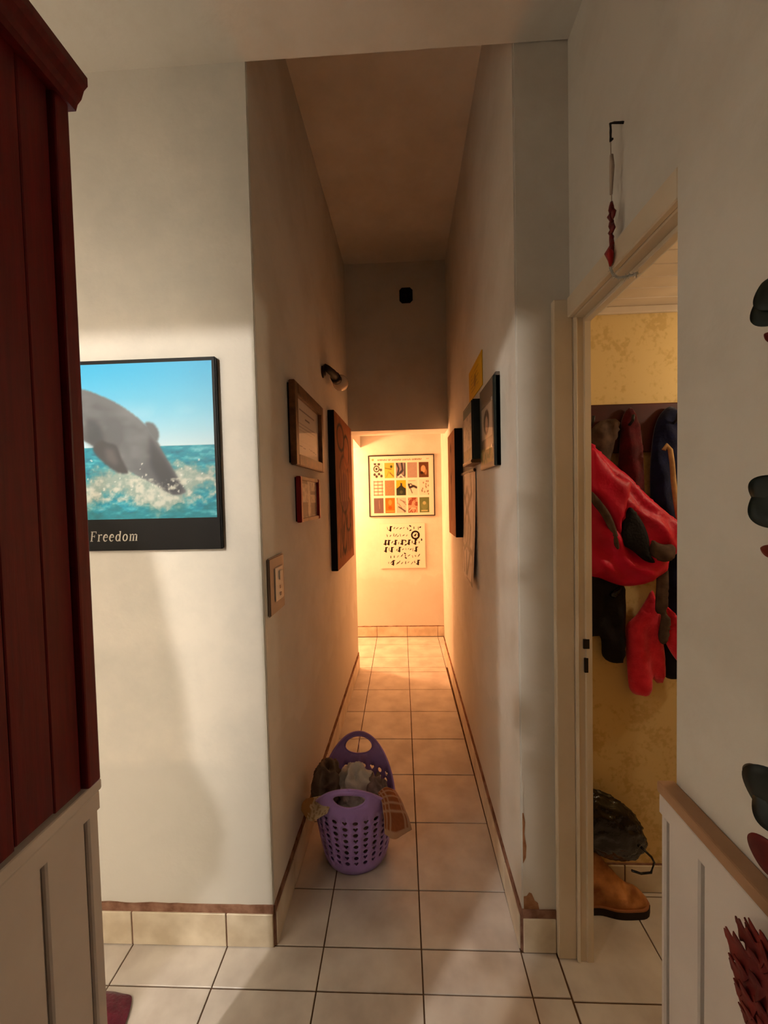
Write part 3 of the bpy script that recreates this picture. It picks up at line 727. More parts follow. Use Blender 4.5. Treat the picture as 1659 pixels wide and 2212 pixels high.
# black and white hanging scroll print
F = RF(1.318, 1.050, -0.001); W_, H_ = 0.453, 0.600
bw = thing('scroll_print', 'long black and white line drawing scroll curling at its lower edge', 'poster', (XRc(1.1), 1.1, 1.05))
P = Paint(90, 160, (186, 180, 180), 15)
for pts in ([(0.25, 0.95), (0.2, 0.8), (0.45, 0.66), (0.25, 0.5), (0.3, 0.3)], [(0.75, 0.95), (0.8, 0.8), (0.55, 0.66), (0.75, 0.5), (0.7, 0.3)], [(0.5, 0.85), (0.35, 0.75), (0.5, 0.62), (0.65, 0.75), (0.5, 0.85)],
            [(0.1, 0.3), (0.3, 0.27), (0.5, 0.33), (0.9, 0.28)], [(0.2, 0.26), (0.35, 0.05)], [(0.5, 0.26), (0.55, 0.06)], [(0.75, 0.26), (0.62, 0.06)], [(0.06, 0.02), (0.06, 0.98)], [(0.94, 0.02), (0.94, 0.98)], [(0.4, 0.6), (0.42, 0.35)], [(0.6, 0.6), (0.58, 0.35)]):
    P.line(pts, 0.055, (22, 21, 28), 1.0, 1.9)
for k in range(5): P.ell(0.62 + 0.07 * k, 0.02, 0.03, 0.015, (30, 28, 30))
o_ = P.mesh('drawing', F, 0, W_, 0, H_, 0.0, bw, M['vcol'])
for v in o_.data.vertices:                       # paper bellies out and curls at the foot
    h_ = (v.co.z + 1.05 - 1.05) / H_; u_ = ((1.318 - (v.co.y + 1.1)) / W_)
    v.co.x -= 0.004 + 0.022 * (1 - h_) ** 2 * (0.35 + 0.65 * u_) + 0.008 * math.sin(u_ * 3.1)
    v.co.z += 0.03 * max(0, 0.15 - h_) * (1 - u_) * 6
sol = o_.modifiers.new('thickness', 'SOLIDIFY'); sol.thickness = 0.0012
wbox('batten', F, -0.004, W_ + 0.004, H_ - 0.012, H_ + 0.004, 0.0, 0.014, M['iron'], bw, 0.003)

# canvas near the end of the right wall
F = RF(1.70, 1.262, 0.001); W_, H_ = 0.375, 0.668
cr = thing('edge_canvas', 'deep black edged canvas with a rust brown figure beside the scroll print', 'painting', (XRc(1.5), 1.5, 1.262))
wbox('stretcher', F, 0, W_, 0, H_, 0.0, 0.050, M['black'], cr, 0.002)
P = Paint(60, 90, (206, 150, 110), 17)
P.put(np.clip(P.noise(4, 6, 3) * 2 - 0.9, 0, 1), (176, 116, 84), 0.7); P.ell(0.45, 0.7, 0.16, 0.22, (110, 66, 50), 0.7, 0.5); P.line([(0.5, 0.6), (0.45, 0.15)], 0.05, (120, 74, 54), 0.6, 1.8)
P.mesh('painted_face', F, 0.0015, W_ - 0.0015, 0.0015, H_ - 0.0015, 0.0504, cr, M['vcol_matte'])

# ------------------------------------------------------------------ end wall
YE = 3.215
F = frame_of('F', -0.382, YE, 1.312); W_, H_ = 0.708, 0.660
gp = thing('grid_poster', 'thin black framed poster with three rows of five small pictures', 'poster', (-0.03, YE, 1.312))
wbox('backing', F, 0.004, W_ - 0.004, 0.004, H_ - 0.004, 0, 0.010, M['black'], gp)
frame_rails(F, W_, H_, 0.011, 0.0, 0.018, M['iron'], gp, 'rail', 0.002)
P = Paint(140, 130, (238, 226, 210), 21)
x_ = 0.14
for L_ in (8, 2, 8, 7, 8):
    for k in range(L_):
        P.line([(x_, 0.925), (x_ + 0.003 * (k % 3), 0.945)], 0.006, (120, 92, 74), 0.9); P.line([(x_, 0.93 + 0.012 * (k % 2)), (x_ + 0.014, 0.93 + 0.01 * (k % 2))], 0.004, (130, 100, 80), 0.8)
        x_ += 0.0188
    x_ += 0.016
P.ell(0.06, 0.94, 0.02, 0.02, (190, 140, 70), 0.8); P.poly([(0.89, 0.935), (0.93, 0.935), (0.93, 0.95), (0.89, 0.95)], (190, 160, 140), 0.8)
sht = P.mesh('sheet', F, 0.009, W_ - 0.009, 0.009, H_ - 0.009, 0.0104, gp, M['vcol'])
D = (40, 32, 30)
def th(i):
    Q = Paint(26, 40, (226, 212, 196), 40 + i)
    if i == 0:
        Q.ell(0.35, 0.62, 0.34, 0.24, D, 1, 0.6); Q.ell(0.35, 0.62, 0.12, 0.09, D)
        for q in ((0.15, 0.25), (0.35, 0.12), (0.6, 0.28), (0.85, 0.15), (0.8, 0.55), (0.2, 0.95), (0.6, 0.93)): Q.ell(*q, 0.14, 0.1, D, 0.85)
    elif i == 1:
        Q.a[:] = (222, 176, 72); Q.put((Q.v > 0.7) * 1.0, (168, 160, 70), 0.8); Q.ell(0.7, 0.75, 0.14, 0.1, (50, 70, 30)); Q.line([(0.05, 0.66), (0.7, 0.58)], 0.05, (110, 110, 40)); Q.line([(0.45, 0.45), (0.2, 0.1)], 0.04, (160, 130, 50)); Q.line([(0.55, 0.35), (0.9, 0.12)], 0.06, (110, 100, 40))
    elif i == 2:
        Q.a[:] = (140, 130, 132); Q.line([(0.1, 0.95), (0.3, 0.6), (0.15, 0.2), (0.8, 0.1)], 0.10, (50, 48, 56)); Q.line([(0.6, 0.95), (0.7, 0.5), (0.4, 0.3)], 0.12, (52, 50, 60)); Q.line([(0.95, 0.9), (0.9, 0.2)], 0.1, (64, 60, 66)); Q.line([(0.2, 0.05), (0.5, 0.2), (0.8, 0.02)], 0.08, (220, 210, 206))
    elif i == 3:
        Q.a[:] = (166, 146, 136); Q.put(Q.noise(5, 7), (150, 128, 120), 0.6)
    elif i == 4:
        Q.a[:] = (92, 54, 24); Q.ell(0.45, 0.55, 0.26, 0.26, (196, 164, 124), 0.9); Q.ell(0.3, 0.3, 0.16, 0.1, (40, 22, 14)); Q.ell(0.7, 0.35, 0.14, 0.2, (170, 130, 90), 0.7)
    elif i == 5:
        for k in range(5): Q.line([(0.02, 0.05 + 0.22 * k), (0.98, 0.05 + 0.22 * k)], 0.05, (150, 98, 84), 0.8); 
        for k in range(3): Q.line([(0.05 + 0.42 * k, 0), (0.05 + 0.42 * k, 1)], 0.05, (150, 98, 84), 0.8)
    elif i == 6:
        Q.a[:] = (156, 130, 92); Q.put(Q.noise(12, 18), (134, 108, 76), 0.7)
    elif i == 7:
        Q.a[:] = (232, 168, 40); Q.poly([(0, 0), (1, 0), (1, 0.45), (0.7, 0.58), (0.6, 0.72), (0.62, 0.8), (0.4, 0.84), (0.42, 0.66), (0.3, 0.58), (0, 0.45)], (40, 50, 40)); Q.ell(0.5, 0.22, 0.18, 0.12, (80, 84, 60))
    elif i == 8:
        Q.line([(0.1, 0.7), (0.2, 0.5), (0.6, 0.6), (0.9, 0.5)], 0.1, (44, 38, 36)); Q.ell(0.3, 0.62, 0.22, 0.16, (44, 38, 36), 1, 0.5); Q.line([(0.3, 0.4), (0.45, 0.15)], 0.05, (60, 50, 46)); Q.line([(0.1, 0.95), (0.8, 0.95)], 0.025, (150, 130, 120))
    elif i == 9:
        for k in range(14): Q.ell(Q.r.rand(), Q.r.rand(), 0.07, 0.07, (120, 104, 80), 0.8)
    elif i == 10:
        Q.a[:] = (104, 84, 84); Q.line([(0.55, 0.85), (0.6, 0.3)], 0.03, (150, 128, 120))
    elif i == 11:
        Q.a[:] = (224, 106, 24); Q.ell(0.5, 0.7, 0.2, 0.2, (244, 150, 80), 0.8); Q.ell(0.5, 0.35, 0.2, 0.12, (176, 70, 14), 0.7); Q.line([(0.1, 0.12), (0.9, 0.12)], 0.04, (246, 160, 90))
    elif i == 12:
        Q.a[:] = (206, 188, 174)
        for k in range(5): Q.line([(Q.r.rand(), Q.r.rand()), (Q.r.rand(), Q.r.rand())], 0.04, (110, 92, 82), 0.8)
        Q.line([(0.2, 0.4), (0.9, 0.1)], 0.06, (76, 66, 60))
    elif i == 13:
        Q.a[:] = (196, 150, 124); Q.put((Q.noise(3, 4, 3) > 0.52) * 1.0, (126, 58, 38), 0.85); Q.line([(0.1, 0.1), (0.4, 0.3), (0.8, 0.25)], 0.06, (220, 180, 156))
    else:
        Q.a[:] = (96, 112, 66); Q.ell(0.5, 0.62, 0.18, 0.12, (226, 206, 176)); Q.ell(0.5, 0.45, 0.36, 0.3, (126, 136, 84), 0.6); Q.line([(0.2, 0.12), (0.8, 0.12)], 0.05, (190, 186, 140))
    return Q
for i in range(15):
    c_, r_ = i % 5, i // 5
    u0 = 0.052 + c_ * 0.1225; v1 = H_ - 0.083 - r_ * 0.188
    th(i).mesh('thumbnail', F, u0, u0 + 0.104, v1 - 0.163, v1, 0.0108, sht, M['vcol'])

F = frame_of('F', -0.275, YE, 0.748); W_, H_ = 0.490, 0.490
bd = thing('brush_drawing_board', 'square white board of black brush marks and a black ring below the grid poster', 'picture', (-0.03, YE, 0.748))
wbox('board', F, 0, W_, 0, H_, 0, 0.012, plain('ivory_board', srgb(242, 226, 208), 0.6), bd, 0.003)
polys = []
Z = lambda x, y: ((x - 303) / 767 * W_, H_ - (y - 1300) / 760 * H_)      # marks as laid out on the panel
R2 = random.Random(8)
def dash(x, y, l, w_, ang):
    a_ = math.radians(ang); dx, dy = math.cos(a_) * l / 2, math.sin(a_) * l / 2
    polys.extend([[Z(*p) for p in q] for q in ribbon([(x - dx, y - dy), (x, y), (x + dx, y + dy)], [w_ * 0.6, w_, w_ * 0.7])])
def blob(x, y, l, w_):
    dash(x, y, l, w_, 90); dash(x - w_ * 0.3, y + l * 0.3, w_ * 1.5, w_ * 0.7, 10); dash(x + w_ * 0.35, y - l * 0.35, w_ * 1.3, w_ * 0.6, -20)
rows = [(1385, [435, 550, 600, 660, 710, 775, 885, 960], [485]), (1505, [425, 480, 540, 575, 605, 650, 705, 760], []), (1620, [510, 620, 735, 850, 970], [395, 450, 565, 680, 795, 905]),
        (1740, [455, 585, 690, 740, 785, 820, 860], [400, 500, 630, 915]), (1855, [480, 540, 600, 670, 730, 790, 850, 900, 960], []), (1965, [440, 490, 590, 620, 670, 730, 780, 840, 885], [520, 945])]
for y, small, big in rows:
    for x in small: dash(x, y + R2.uniform(-12, 12), R2.uniform(32, 58), R2.uniform(9, 16), R2.choice([90, 90, -50, -35, -55, 75]))
    for x in big: blob(x, y, 92, 34)
for x, y in ((822, 1345), (825, 1418), (735, 1590), (738, 1662), (722, 1810), (735, 1885), (990, 1370), (1010, 1580)): dash(x, y, 40, 24, R2.choice([90, 30, -30]))
polys += [[Z(*p) for p in q] for q in ribbon(arc(907, 1500, 62, 62, 0, 360, 26), [30] * 27)]
blob(905, 1500, 40, 26); dash(950, 1500, 36, 12, 90); dash(905, 1600, 90, 26, 85)
P = Paint(170, 170, (240, 230, 216), 31)
for q in polys: P.poly([(u / W_, v / H_) for u, v in q], (24, 16, 14))
P.mesh('brush_drawing', F, 0.003, W_ - 0.003, 0.003, H_ - 0.003, 0.0124, bd, M['vcol_matte'])

# junction box with a painted hollow above the lintel
jb = thing('junction_box', 'small open black junction box high on the wall above the corridor opening', 'junction box', (0.037, 2.13, 3.12))
F = frame_of('F', -0.015, 2.13, 3.065)
bm = bmesh.new()
for k in range(2): pass
oc = [(0.02, 0), (0.085, 0), (0.105, 0.02), (0.105, 0.1), (0.085, 0.12), (0.02, 0.12), (0, 0.1), (0, 0.02)]
def ringobj(name, out, inn, d0, d1, mat, par):
    bm = bmesh.new(); n = len(out)
    A = [[bm.verts.new(F(u, v, d)) for u, v in pl] for pl, d in ((out, d0), (out, d1), (inn, d1), (inn, d0))]
    for i in range(4):
        for k in range(n): bm.faces.new((A[i][k], A[i][(k + 1) % n], A[(i + 1) % 4][(k + 1) % n], A[(i + 1) % 4][k]))
    return obj_bm(name, bm, mat, par)
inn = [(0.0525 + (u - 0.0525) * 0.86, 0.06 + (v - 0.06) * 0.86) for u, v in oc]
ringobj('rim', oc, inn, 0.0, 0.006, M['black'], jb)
wpoly('hollow_shade_sheet', F, [inn], 0.0012, plain('hollow_shade', srgb(14, 8, 6), 0.9), jb)  # flat dark sheet; the shade inside the box is put into its colour
wbox('knockout', F, 0.045, 0.06, 0.05, 0.068, 0.0012, 0.004, M['iron'], jb)

# ------------------------------------------------------------------ lilac laundry basket
BC = Vector((-0.262, 0.518, 0.0)); HT, RIM = 0.40, 0.215
rad = lambda z: 0.130 + 0.066 * (max(z, 0) / 0.40) ** 0.75
ztop = lambda t: RIM + (HT - RIM) * (0.5 + 0.5 * math.cos(2 * t)) ** 0.9
bk = thing('laundry_basket', 'lilac plastic laundry basket with heart shaped holes and two handles', 'basket', tuple(BC))
RU = 0.165
pts2, edges = [], []
def loop(ps, closed=True):
    k = len(pts2); pts2.extend(ps)
    for i in range(len(ps) - (0 if closed else 1)): edges.append((k + i, k + (i + 1) % len(ps)))
NT = 104
S_ = 2 * math.pi * RU
outline = [(S_ * i / NT, 0.006) for i in range(NT + 1)] + [(S_ * i / NT, ztop(2 * math.pi * i / NT - math.pi)) for i in range(NT, -1, -1)]
loop(outline)
holes = []
heart = [(0, -1.0), (0.62, -0.25), (0.95, 0.35), (0.72, 0.85), (0.28, 0.85), (0, 0.45), (-0.28, 0.85), (-0.72, 0.85), (-0.95, 0.35), (-0.62, -0.25)]
NC = 26
for c_ in range(NC):
    s0 = S_ * (c_ + 0.5) / NC; t0 = s0 / RU - math.pi
    for r_ in range(8):
        z = 0.062 + 0.0268 * r_
        if z > min(ztop(t0), ztop(t0 + 0.1), ztop(t0 - 0.1)) - 0.028 or z > 0.265: continue
        if (r_ + c_) % 2: h_ = [(s0 + x * 0.0108, z + y * 0.0098) for x, y in heart]
        else: h_ = [(s0 + 0.0105 * math.cos(a * math.pi / 5), z + 0.0098 * math.sin(a * math.pi / 5)) for a in range(10)]
        holes.append(h_)
for t0 in (0.0, math.pi):
    s0 = (t0 + math.pi) * RU
    if t0 == math.pi: continue
    holes.append([(s0 + 0.058 * math.cos(a * math.pi / 12), 0.350 + 0.030 * math.sin(a * math.pi / 12)) for a in range(24)])
# the rear handle opening straddles the seam, so it is cut as two halves
holes.append([(0.058 * math.cos(a * math.pi / 12), 0.342 + 0.040 * math.sin(a * math.pi / 12)) for a in range(-6, 7)])
holes.append([(S_ + 0.058 * math.cos(a * math.pi / 12), 0.342 + 0.040 * math.sin(a * math.pi / 12)) for a in range(6, 19)])
for h_ in holes: loop(h_)
for i in range(1, 78):                          # interior support points
    for j in range(1, 16):
        s0, z = S_ * i / 78, 0.026 * j
        if z < ztop(s0 / RU - math.pi) - 0.008 and all((s0 - sum(p[0] for p in h_) / len(h_)) ** 2 + (z - sum(p[1] for p in h_) / len(h_)) ** 2 > 0.00022 for h_ in holes): pts2.append((s0, z))
res = delaunay_2d_cdt([Vector(p) for p in pts2], edges, [], 1, 1e-6)
vv, ff = res[0], res[2]
def inside(p, pl):
    c = False
    for i in range(len(pl)):
        (x1, y1), (x2, y2) = pl[i], pl[i - 1]
        if (y1 > p[1]) != (y2 > p[1]) and p[0] < (x2 - x1) * (p[1] - y1) / (y2 - y1) + x1: c = not c
    return c
HB = [(min(p[0] for p in h), max(p[0] for p in h), min(p[1] for p in h), max(p[1] for p in h), h) for h in holes]
keep = []
for f in ff:
    c_ = sum((vv[i] for i in f), Vector((0, 0))) / len(f)
    if any(a <= c_.x <= b_ and c0 <= c_.y <= d0 and inside(c_, h) for a, b_, c0, d0, h in HB): continue
    keep.append(f)
bm = bmesh.new(); bv = []
for p in vv:
    t_ = p.x / RU - math.pi; r_ = rad(p.y)
    lean = 0.014 * max(0, p.y - 0.30) * 10
    bv.append(bm.verts.new((BC.x + (r_ + lean * 0.2) * math.sin(t_), BC.y - (r_ + lean * 0.2) * math.cos(t_), p.y)))
for f in keep:
    try: bm.faces.new([bv[i] for i in f])
    except ValueError: pass
bmesh.ops.remove_doubles(bm, verts=bm.verts, dist=0.0004)
bmesh.ops.delete(bm, geom=[v for v in bm.verts if not v.link_faces], context='VERTS')
o_ = tub = obj_bm('tub', bm, M['lilac'], bk, True)
sl = o_.modifiers.new('thickness', 'SOLIDIFY'); sl.thickness = 0.0032; sl.offset = 0
# rolled rim following the wavy edge, base disc and foot ring
pts = []
for i in range(97):
    t_ = 2 * math.pi * i / 96; z = ztop(t_); r_ = rad(z)
    pts.append((BC.x + r_ * math.sin(t_), BC.y - r_ * math.cos(t_), z))
tube('rim', pts, 0.0048, M['lilac'], bk, 8)
lathe('base', [(0.001, 0.0), (0.122, 0.0), (0.134, 0.006), (0.134, 0.012), (0.001, 0.012)], tuple(BC), M['lilac'], bk, 40)
for t0, zc, hh in ((0.0, 0.350, 0.030), (math.pi, 0.342, 0.040)):
    pts = []
    for i in range(33):
        a_ = 2 * math.pi * i / 32; z = zc + hh * math.sin(a_); t_ = t0 + 0.058 * math.cos(a_) / RU; r_ = rad(z)
        pts.append((BC.x + r_ * math.sin(t_), BC.y - r_ * math.cos(t_), z))
    tube('handle_lip', pts, 0.0034, M['lilac'], tub, 6)

# laundry: each cloth its own thing
def crumple(name, label, c, rx, ry, rz, mat, seed, fold=0.35, group='laundry in the basket', floor=None):
    bm = bmesh.new(); bmesh.ops.create_icosphere(bm, subdivisions=5, radius=1)
    off = Vector((seed * 3.7, seed * 1.9, seed * 5.3))
    for v in bm.verts:
        d_ = v.co.normalized()
        k = 1 + fold * (1 - abs(noise.noise(d_ * 1.7 + off)) * 3.2) * 0.5 + 0.035 * (0.5 - abs(noise.noise(d_ * 3.6 + off)) * 2)
        p = Vector((d_.x * rx * k, d_.y * ry * k, d_.z * rz * k))
        v.co = Vector(c) + p
        if floor is not None and v.co.z < floor: v.co.z = floor + 0.15 * (v.co.z - floor) * 0
    return tag(obj_bm(name, bm, mat, None, True), label, 'cloth', group)
def sheet(name, label, rows_, mat, sub=6, ruf=0.006, seed=1, group='laundry in the basket', th=0.002, cat='cloth', paint=None):
    """draped cloth through rows of control points"""
    R_ = len(rows_); C_ = len(rows_[0])
    def cr(p, t):
        n = len(p) - 1; x = t * n; i = min(int(x), n - 1); f = x - i
        a, b_, c, d = p[max(i - 1, 0)], p[i], p[i + 1], p[min(i + 2, n)]
        return 0.5 * ((2 * b_) + (c - a) * f + (2 * a - 5 * b_ + 4 * c - d) * f * f + (3 * b_ - a - 3 * c + d) * f ** 3)
    rows_ = [[Vector(q) for q in r_] for r_ in rows_]
    nu, nv = (C_ - 1) * sub + 1, (R_ - 1) * sub + 1
    verts = []; cols = []
    for j in range(nv):
        line = [cr([rows_[k][i] for k in range(R_)], j / (nv - 1)) for i in range(C_)]
        for i in range(nu):
            p = cr(line, i / (nu - 1))
            n_ = noise.noise(p * 26 + Vector((seed, 0, 0)))
            verts.append(p + Vector((0.3, -1, 0.5)).normalized() * ruf * n_)
            if paint: cols.append(paint(i / (nu - 1), j / (nv - 1)))
    faces = [(j * nu + i, j * nu + i + 1, (j + 1) * nu + i + 1, (j + 1) * nu + i) for j in range(nv - 1) for i in range(nu - 1)]
    o = obj(name, verts, faces, mat, None, True, cols if paint else None)
    s_ = o.modifiers.new('thickness', 'SOLIDIFY'); s_.thickness = th
    return tag(o, label, cat, group) if label else o
crumple('grey_garment', 'dark grey brown garment bulging over the basket side against the wall', (-0.385, 0.545, 0.262), 0.058, 0.085, 0.085, M['greycloth'], 2, 0.5)
crumple('white_towel', 'crumpled white towel on top of the laundry', (-0.262, 0.545, 0.245), 0.075, 0.070, 0.088, M['whitecloth'], 5, 0.5)
crumple('plum_garment', 'plum grey garment beside the white towel in the basket', (-0.178, 0.535, 0.225), 0.050, 0.062, 0.075, M['plumcloth'], 8, 0.5)
crumple('dark_garment', 'dark garment packed low in the basket', (-0.262, 0.50, 0.105), 0.105, 0.105, 0.075, M['plumcloth'], 11, 0.15)
def lace(u, v):
    grid = max(math.cos(u * 40), math.cos(v * 46)) ; edge = (u > 0.86 or v > 0.84)
    k = 0.5 + 0.5 * noise.noise(Vector((u * 24, v * 24, 3)))
    c = lin((206, 166, 136)) if (grid > 0.82 or edge) else lin((168, 100, 66)) * (0.8 + 0.4 * k)
    return (*c, 1)
def beig(u, v):
    k = noise.noise(Vector((u * 16, v * 9, 7)))
    c = lin((176, 132, 84)) if u < 0.35 + 0.1 * k else (lin((222, 204, 170)) if k < 0.12 else lin((180, 150, 110)))
    return (*c, 1)
sheet('lace_cloth', 'tan lace edged cloth hanging over the rim towards the tiles', [
    [(-0.155, 0.40, 0.330), (-0.125, 0.43, 0.335), (-0.085, 0.47, 0.290)],
    [(-0.140, 0.375, 0.320), (-0.098, 0.405, 0.305), (-0.060, 0.455, 0.255)],
    [(-0.130, 0.355, 0.262), (-0.085, 0.385, 0.235), (-0.032, 0.44, 0.190)],
    [(-0.128, 0.350, 0.205), (-0.088, 0.375, 0.165), (-0.022, 0.435, 0.155)]], M['vcol_matte'], 10, 0.010, 4, paint=lace)
sheet('patterned_cloth', 'cream patterned cloth lolling over the rim beside the wall', [
    [(-0.455, 0.44, 0.275), (-0.400, 0.42, 0.300), (-0.345, 0.42, 0.315)],
    [(-0.462, 0.40, 0.285), (-0.405, 0.375, 0.285), (-0.335, 0.370, 0.325)],
    [(-0.462, 0.385, 0.268), (-0.415, 0.350, 0.255), (-0.350, 0.345, 0.290)]], M['vcol_matte'], 10, 0.012, 9, paint=beig)

# ------------------------------------------------------------------ cloakroom: rack, coats, boot, bag
def puff(name, pix, yb, depth, mat, parent=None, smooth=True, edge=0.03, folds=0.25, seed=0, fdir=(1, 0.2), step=0.012, world=False):
    """soft garment: outline on a vertical plane, swelling towards the room, closed at the back"""
    ol = list(pix) if world else [(p.x, p.z) for p in (at(x, y, 'Y', yb) for x, y in pix)]
    dense = []
    for i in range(len(ol)):
        a, b_, c, d = [Vector(ol[(i + k) % len(ol)]) for k in (-1, 0, 1, 2)]
        n = max(2, int((c - b_).length / step))
        for k in range(n):
            f = k / n
            dense.append(0.5 * ((2 * b_) + (c - a) * f + (2 * a - 5 * b_ + 4 * c - d) * f * f + (3 * b_ - a - 3 * c + d) * f ** 3))
    P2 = list(dense); E = [(i, (i + 1) % len(dense)) for i in range(len(dense))]
    xs = [p[0] for p in dense]; zs = [p[1] for p in dense]
    pl = [tuple(p) for p in dense]
    def dist(p): return min((p - q).length for q in dense)
    x = min(xs)
    while x < max(xs):
        z = min(zs)
        while z < max(zs):
            q = Vector((x + rnd.uniform(-.002, .002), z + rnd.uniform(-.002, .002)))
            if inside(q, pl) and dist(q) > step * 0.55: P2.append(q)
            z += step
        x += step
    r_ = delaunay_2d_cdt(P2, E, [], 1, 1e-6)
    vs, fs = r_[0], r_[2]
    n = len(vs); verts = []; nb = len(dense)
    fd = Vector(fdir).normalized()
    for p in vs:
        d_ = min(1, dist(p) / edge); h_ = math.sqrt(max(0, 1 - (1 - d_) ** 2))
        cr_ = 1 - folds * (0.5 + 0.5 * math.sin((p.x * fd.x + p.y * fd.y) * 95 + seed + 3 * noise.noise(Vector((p.x * 9, p.y * 9, seed))))) + 0.3 * noise.noise(Vector((p.x * 14, p.y * 14, seed + 4)))
        verts.append((p.x, yb - depth * h_ * cr_, p.y))
    for p in vs: verts.append((p.x, yb + 0.006, p.y))
    faces = [tuple(f) for f in fs] + [tuple(i + n for i in reversed(f)) for f in fs]
    # boundary wall
    cnt = {}
    for f in fs:
        for i in range(len(f)):
            a, b_ = f[i], f[(i + 1) % len(f)]; cnt[(a, b_)] = 1
    for (a, b_) in cnt:
        if (b_, a) not in cnt: faces.append((b_, a, a + n, b_ + n))
    bm = bmesh.new(); bvs = [bm.verts.new(v) for v in verts]
    for f in faces:
        try: bm.faces.new([bvs[i] for i in f])
        except ValueError: pass
    return obj_bm(name, bm, mat, parent, smooth)
YC = 0.345
rk = thing('coat_rack', 'dark red wooden board with hooks on the yellow wall', 'coat rack', (0.85, YC, 1.66))
box('board', 0.585, 1.12, 0.323, YC, 1.66, 1.835, M['rack'], rk, 0.004)
for x in (0.64, 0.775, 0.925, 1.05):
    tube('hook', [(x, 0.323, 1.76), (x, 0.285, 1.755), (x, 0.268, 1.765), (x, 0.264, 1.785)], 0.005, M['iron'], rk, 8)
o = puff('maroon_coat', [(1362, 880), (1378, 905), (1388, 960), (1392, 1040), (1396, 1130), (1390, 1240), (1350, 1240), (1335, 1150), (1335, 1040), (1340, 960), (1345, 905)], 0.305, 0.030, M['maroon'], None, True, 0.04, 0.35, 2)
tag(o, 'dark maroon wool coat hanging from the rack with its collar peak up', 'coat', 'coats on the rack')
o = puff('brown_jacket', [(1290, 915), (1318, 905), (1338, 912), (1328, 960), (1315, 1010), (1300, 1060), (1270, 1040), (1262, 960)], 0.305, 0.028, M['greystrap'], None, True, 0.03, 0.4, 5)
tag(o, 'brown jacket hanging between the door frame and the maroon coat', 'coat', 'coats on the rack')
nv = thing('navy_coat', 'navy blue coat with a tan cord hanging at the far hook', 'coat', (0.93, 0.29, 1.0), 'coats on the rack')
puff('body', [(1447, 878), (1468, 892), (1490, 930), (1500, 1100), (1500, 1330), (1450, 1335), (1440, 1250), (1412, 1140), (1406, 1040), (1410, 960), (1422, 905)], 0.305, 0.030, M['navy'], nv, True, 0.05, 0.35, 7)
pts = [at(x, y, 'Y', 0.255) for x, y in ((1434, 972), (1440, 962), (1448, 972), (1452, 1000), (1455, 1040), (1460, 1080), (1466, 1120))]
tube('cord', pts, [0.007, 0.008, 0.008, 0.008, 0.0085, 0.009, 0.009], M['beige'], nv, 8)
bg = thing('black_garment', 'black garment hanging low under the red jacket', 'coat', (0.66, 0.29, 1.0), 'coats on the rack')
puff('body', [(1262, 1230), (1300, 1235), (1340, 1250), (1352, 1300), (1350, 1370), (1346, 1425), (1325, 1432), (1303, 1418), (1297, 1375), (1262, 1365)], 0.305, 0.034, M['blackcloth'], bg, True, 0.04, 0.3, 11)
puff('flap', [(1318, 1285), (1330, 1272), (1342, 1268), (1338, 1282), (1326, 1292)], 0.266, 0.010, M['bag'], bg, True, 0.01, 0.2, 3, step=0.006)
rj = thing('red_jacket', 'bright red jacket with dark trim slung slantwise over the rack', 'coat', (0.70, 0.25, 1.15), 'coats on the rack')
puff('body', [(1262, 955), (1285, 968), (1330, 1005), (1380, 1055), (1430, 1100), (1470, 1132), (1472, 1165), (1462, 1195), (1440, 1210), (1430, 1235), (1400, 1258), (1350, 1266), (1300, 1250), (1260, 1225), (1255, 1090)], 0.256, 0.070, M['redcloth'], rj, True, 0.09, 0.22, 1, (0.7, 0.7))
puff('lapel', [(1275, 968), (1310, 1000), (1335, 1030), (1362, 1040), (1358, 1075), (1346, 1120), (1338, 1160), (1325, 1130), (1300, 1085), (1276, 1050)], 0.197, 0.022, M['redcloth'], rj, True, 0.03, 0.2, 6, (0.7, 0.7), 0.009)
puff('dark_inset', [(1360, 1095), (1376, 1110), (1392, 1135), (1402, 1165), (1404, 1195), (1415, 1215), (1395, 1212), (1368, 1190), (1345, 1175), (1343, 1150), (1350, 1118)], 0.188, 0.012, M['blackcloth'], rj, True, 0.02, 0.2, 9, step=0.009)
puff('trim', [(1278, 1062), (1298, 1082), (1318, 1110), (1332, 1145), (1338, 1185), (1330, 1180), (1320, 1150), (1300, 1112), (1280, 1085)], 0.180, 0.008, M['greystrap'], rj, True, 0.01, 0.2, 4, step=0.006)
puff('cuff', [(1405, 1165), (1430, 1175), (1455, 1178), (1452, 1205), (1430, 1215), (1408, 1205), (1400, 1190)], 0.197, 0.030, M['greystrap'], rj, True, 0.02, 0.2, 8, step=0.008)
puff('strap', [(1420, 1200), (1440, 1205), (1442, 1300), (1438, 1325), (1446, 1335), (1444, 1380), (1432, 1392), (1424, 1375), (1430, 1330), (1418, 1320), (1420, 1260)], 0.245, 0.016, M['greystrap'], rj, True, 0.012, 0.2, 8, step=0.008)
cs = thing('coral_fleece', 'coral red fleece with a ragged sleeve dangling below the jacket', 'coat', (0.80, 0.27, 0.82), 'coats on the rack')
puff('sleeve', [(1356, 1350), (1377, 1328), (1400, 1292), (1410, 1276), (1418, 1300), (1424, 1340), (1432, 1400), (1431, 1450), (1420, 1476), (1408, 1462), (1402, 1490), (1382, 1502), (1362, 1490), (1356, 1440), (1354, 1390)], 0.305, 0.040, M['coral'], cs, True, 0.03, 0.25, 12)
puff('hem', [(1440, 1310), (1462, 1330), (1478, 1350), (1480, 1435), (1466, 1430), (1448, 1405), (1436, 1375), (1446, 1340)], 0.262, 0.030, M['coral'], cs, True, 0.03, 0.25, 13)
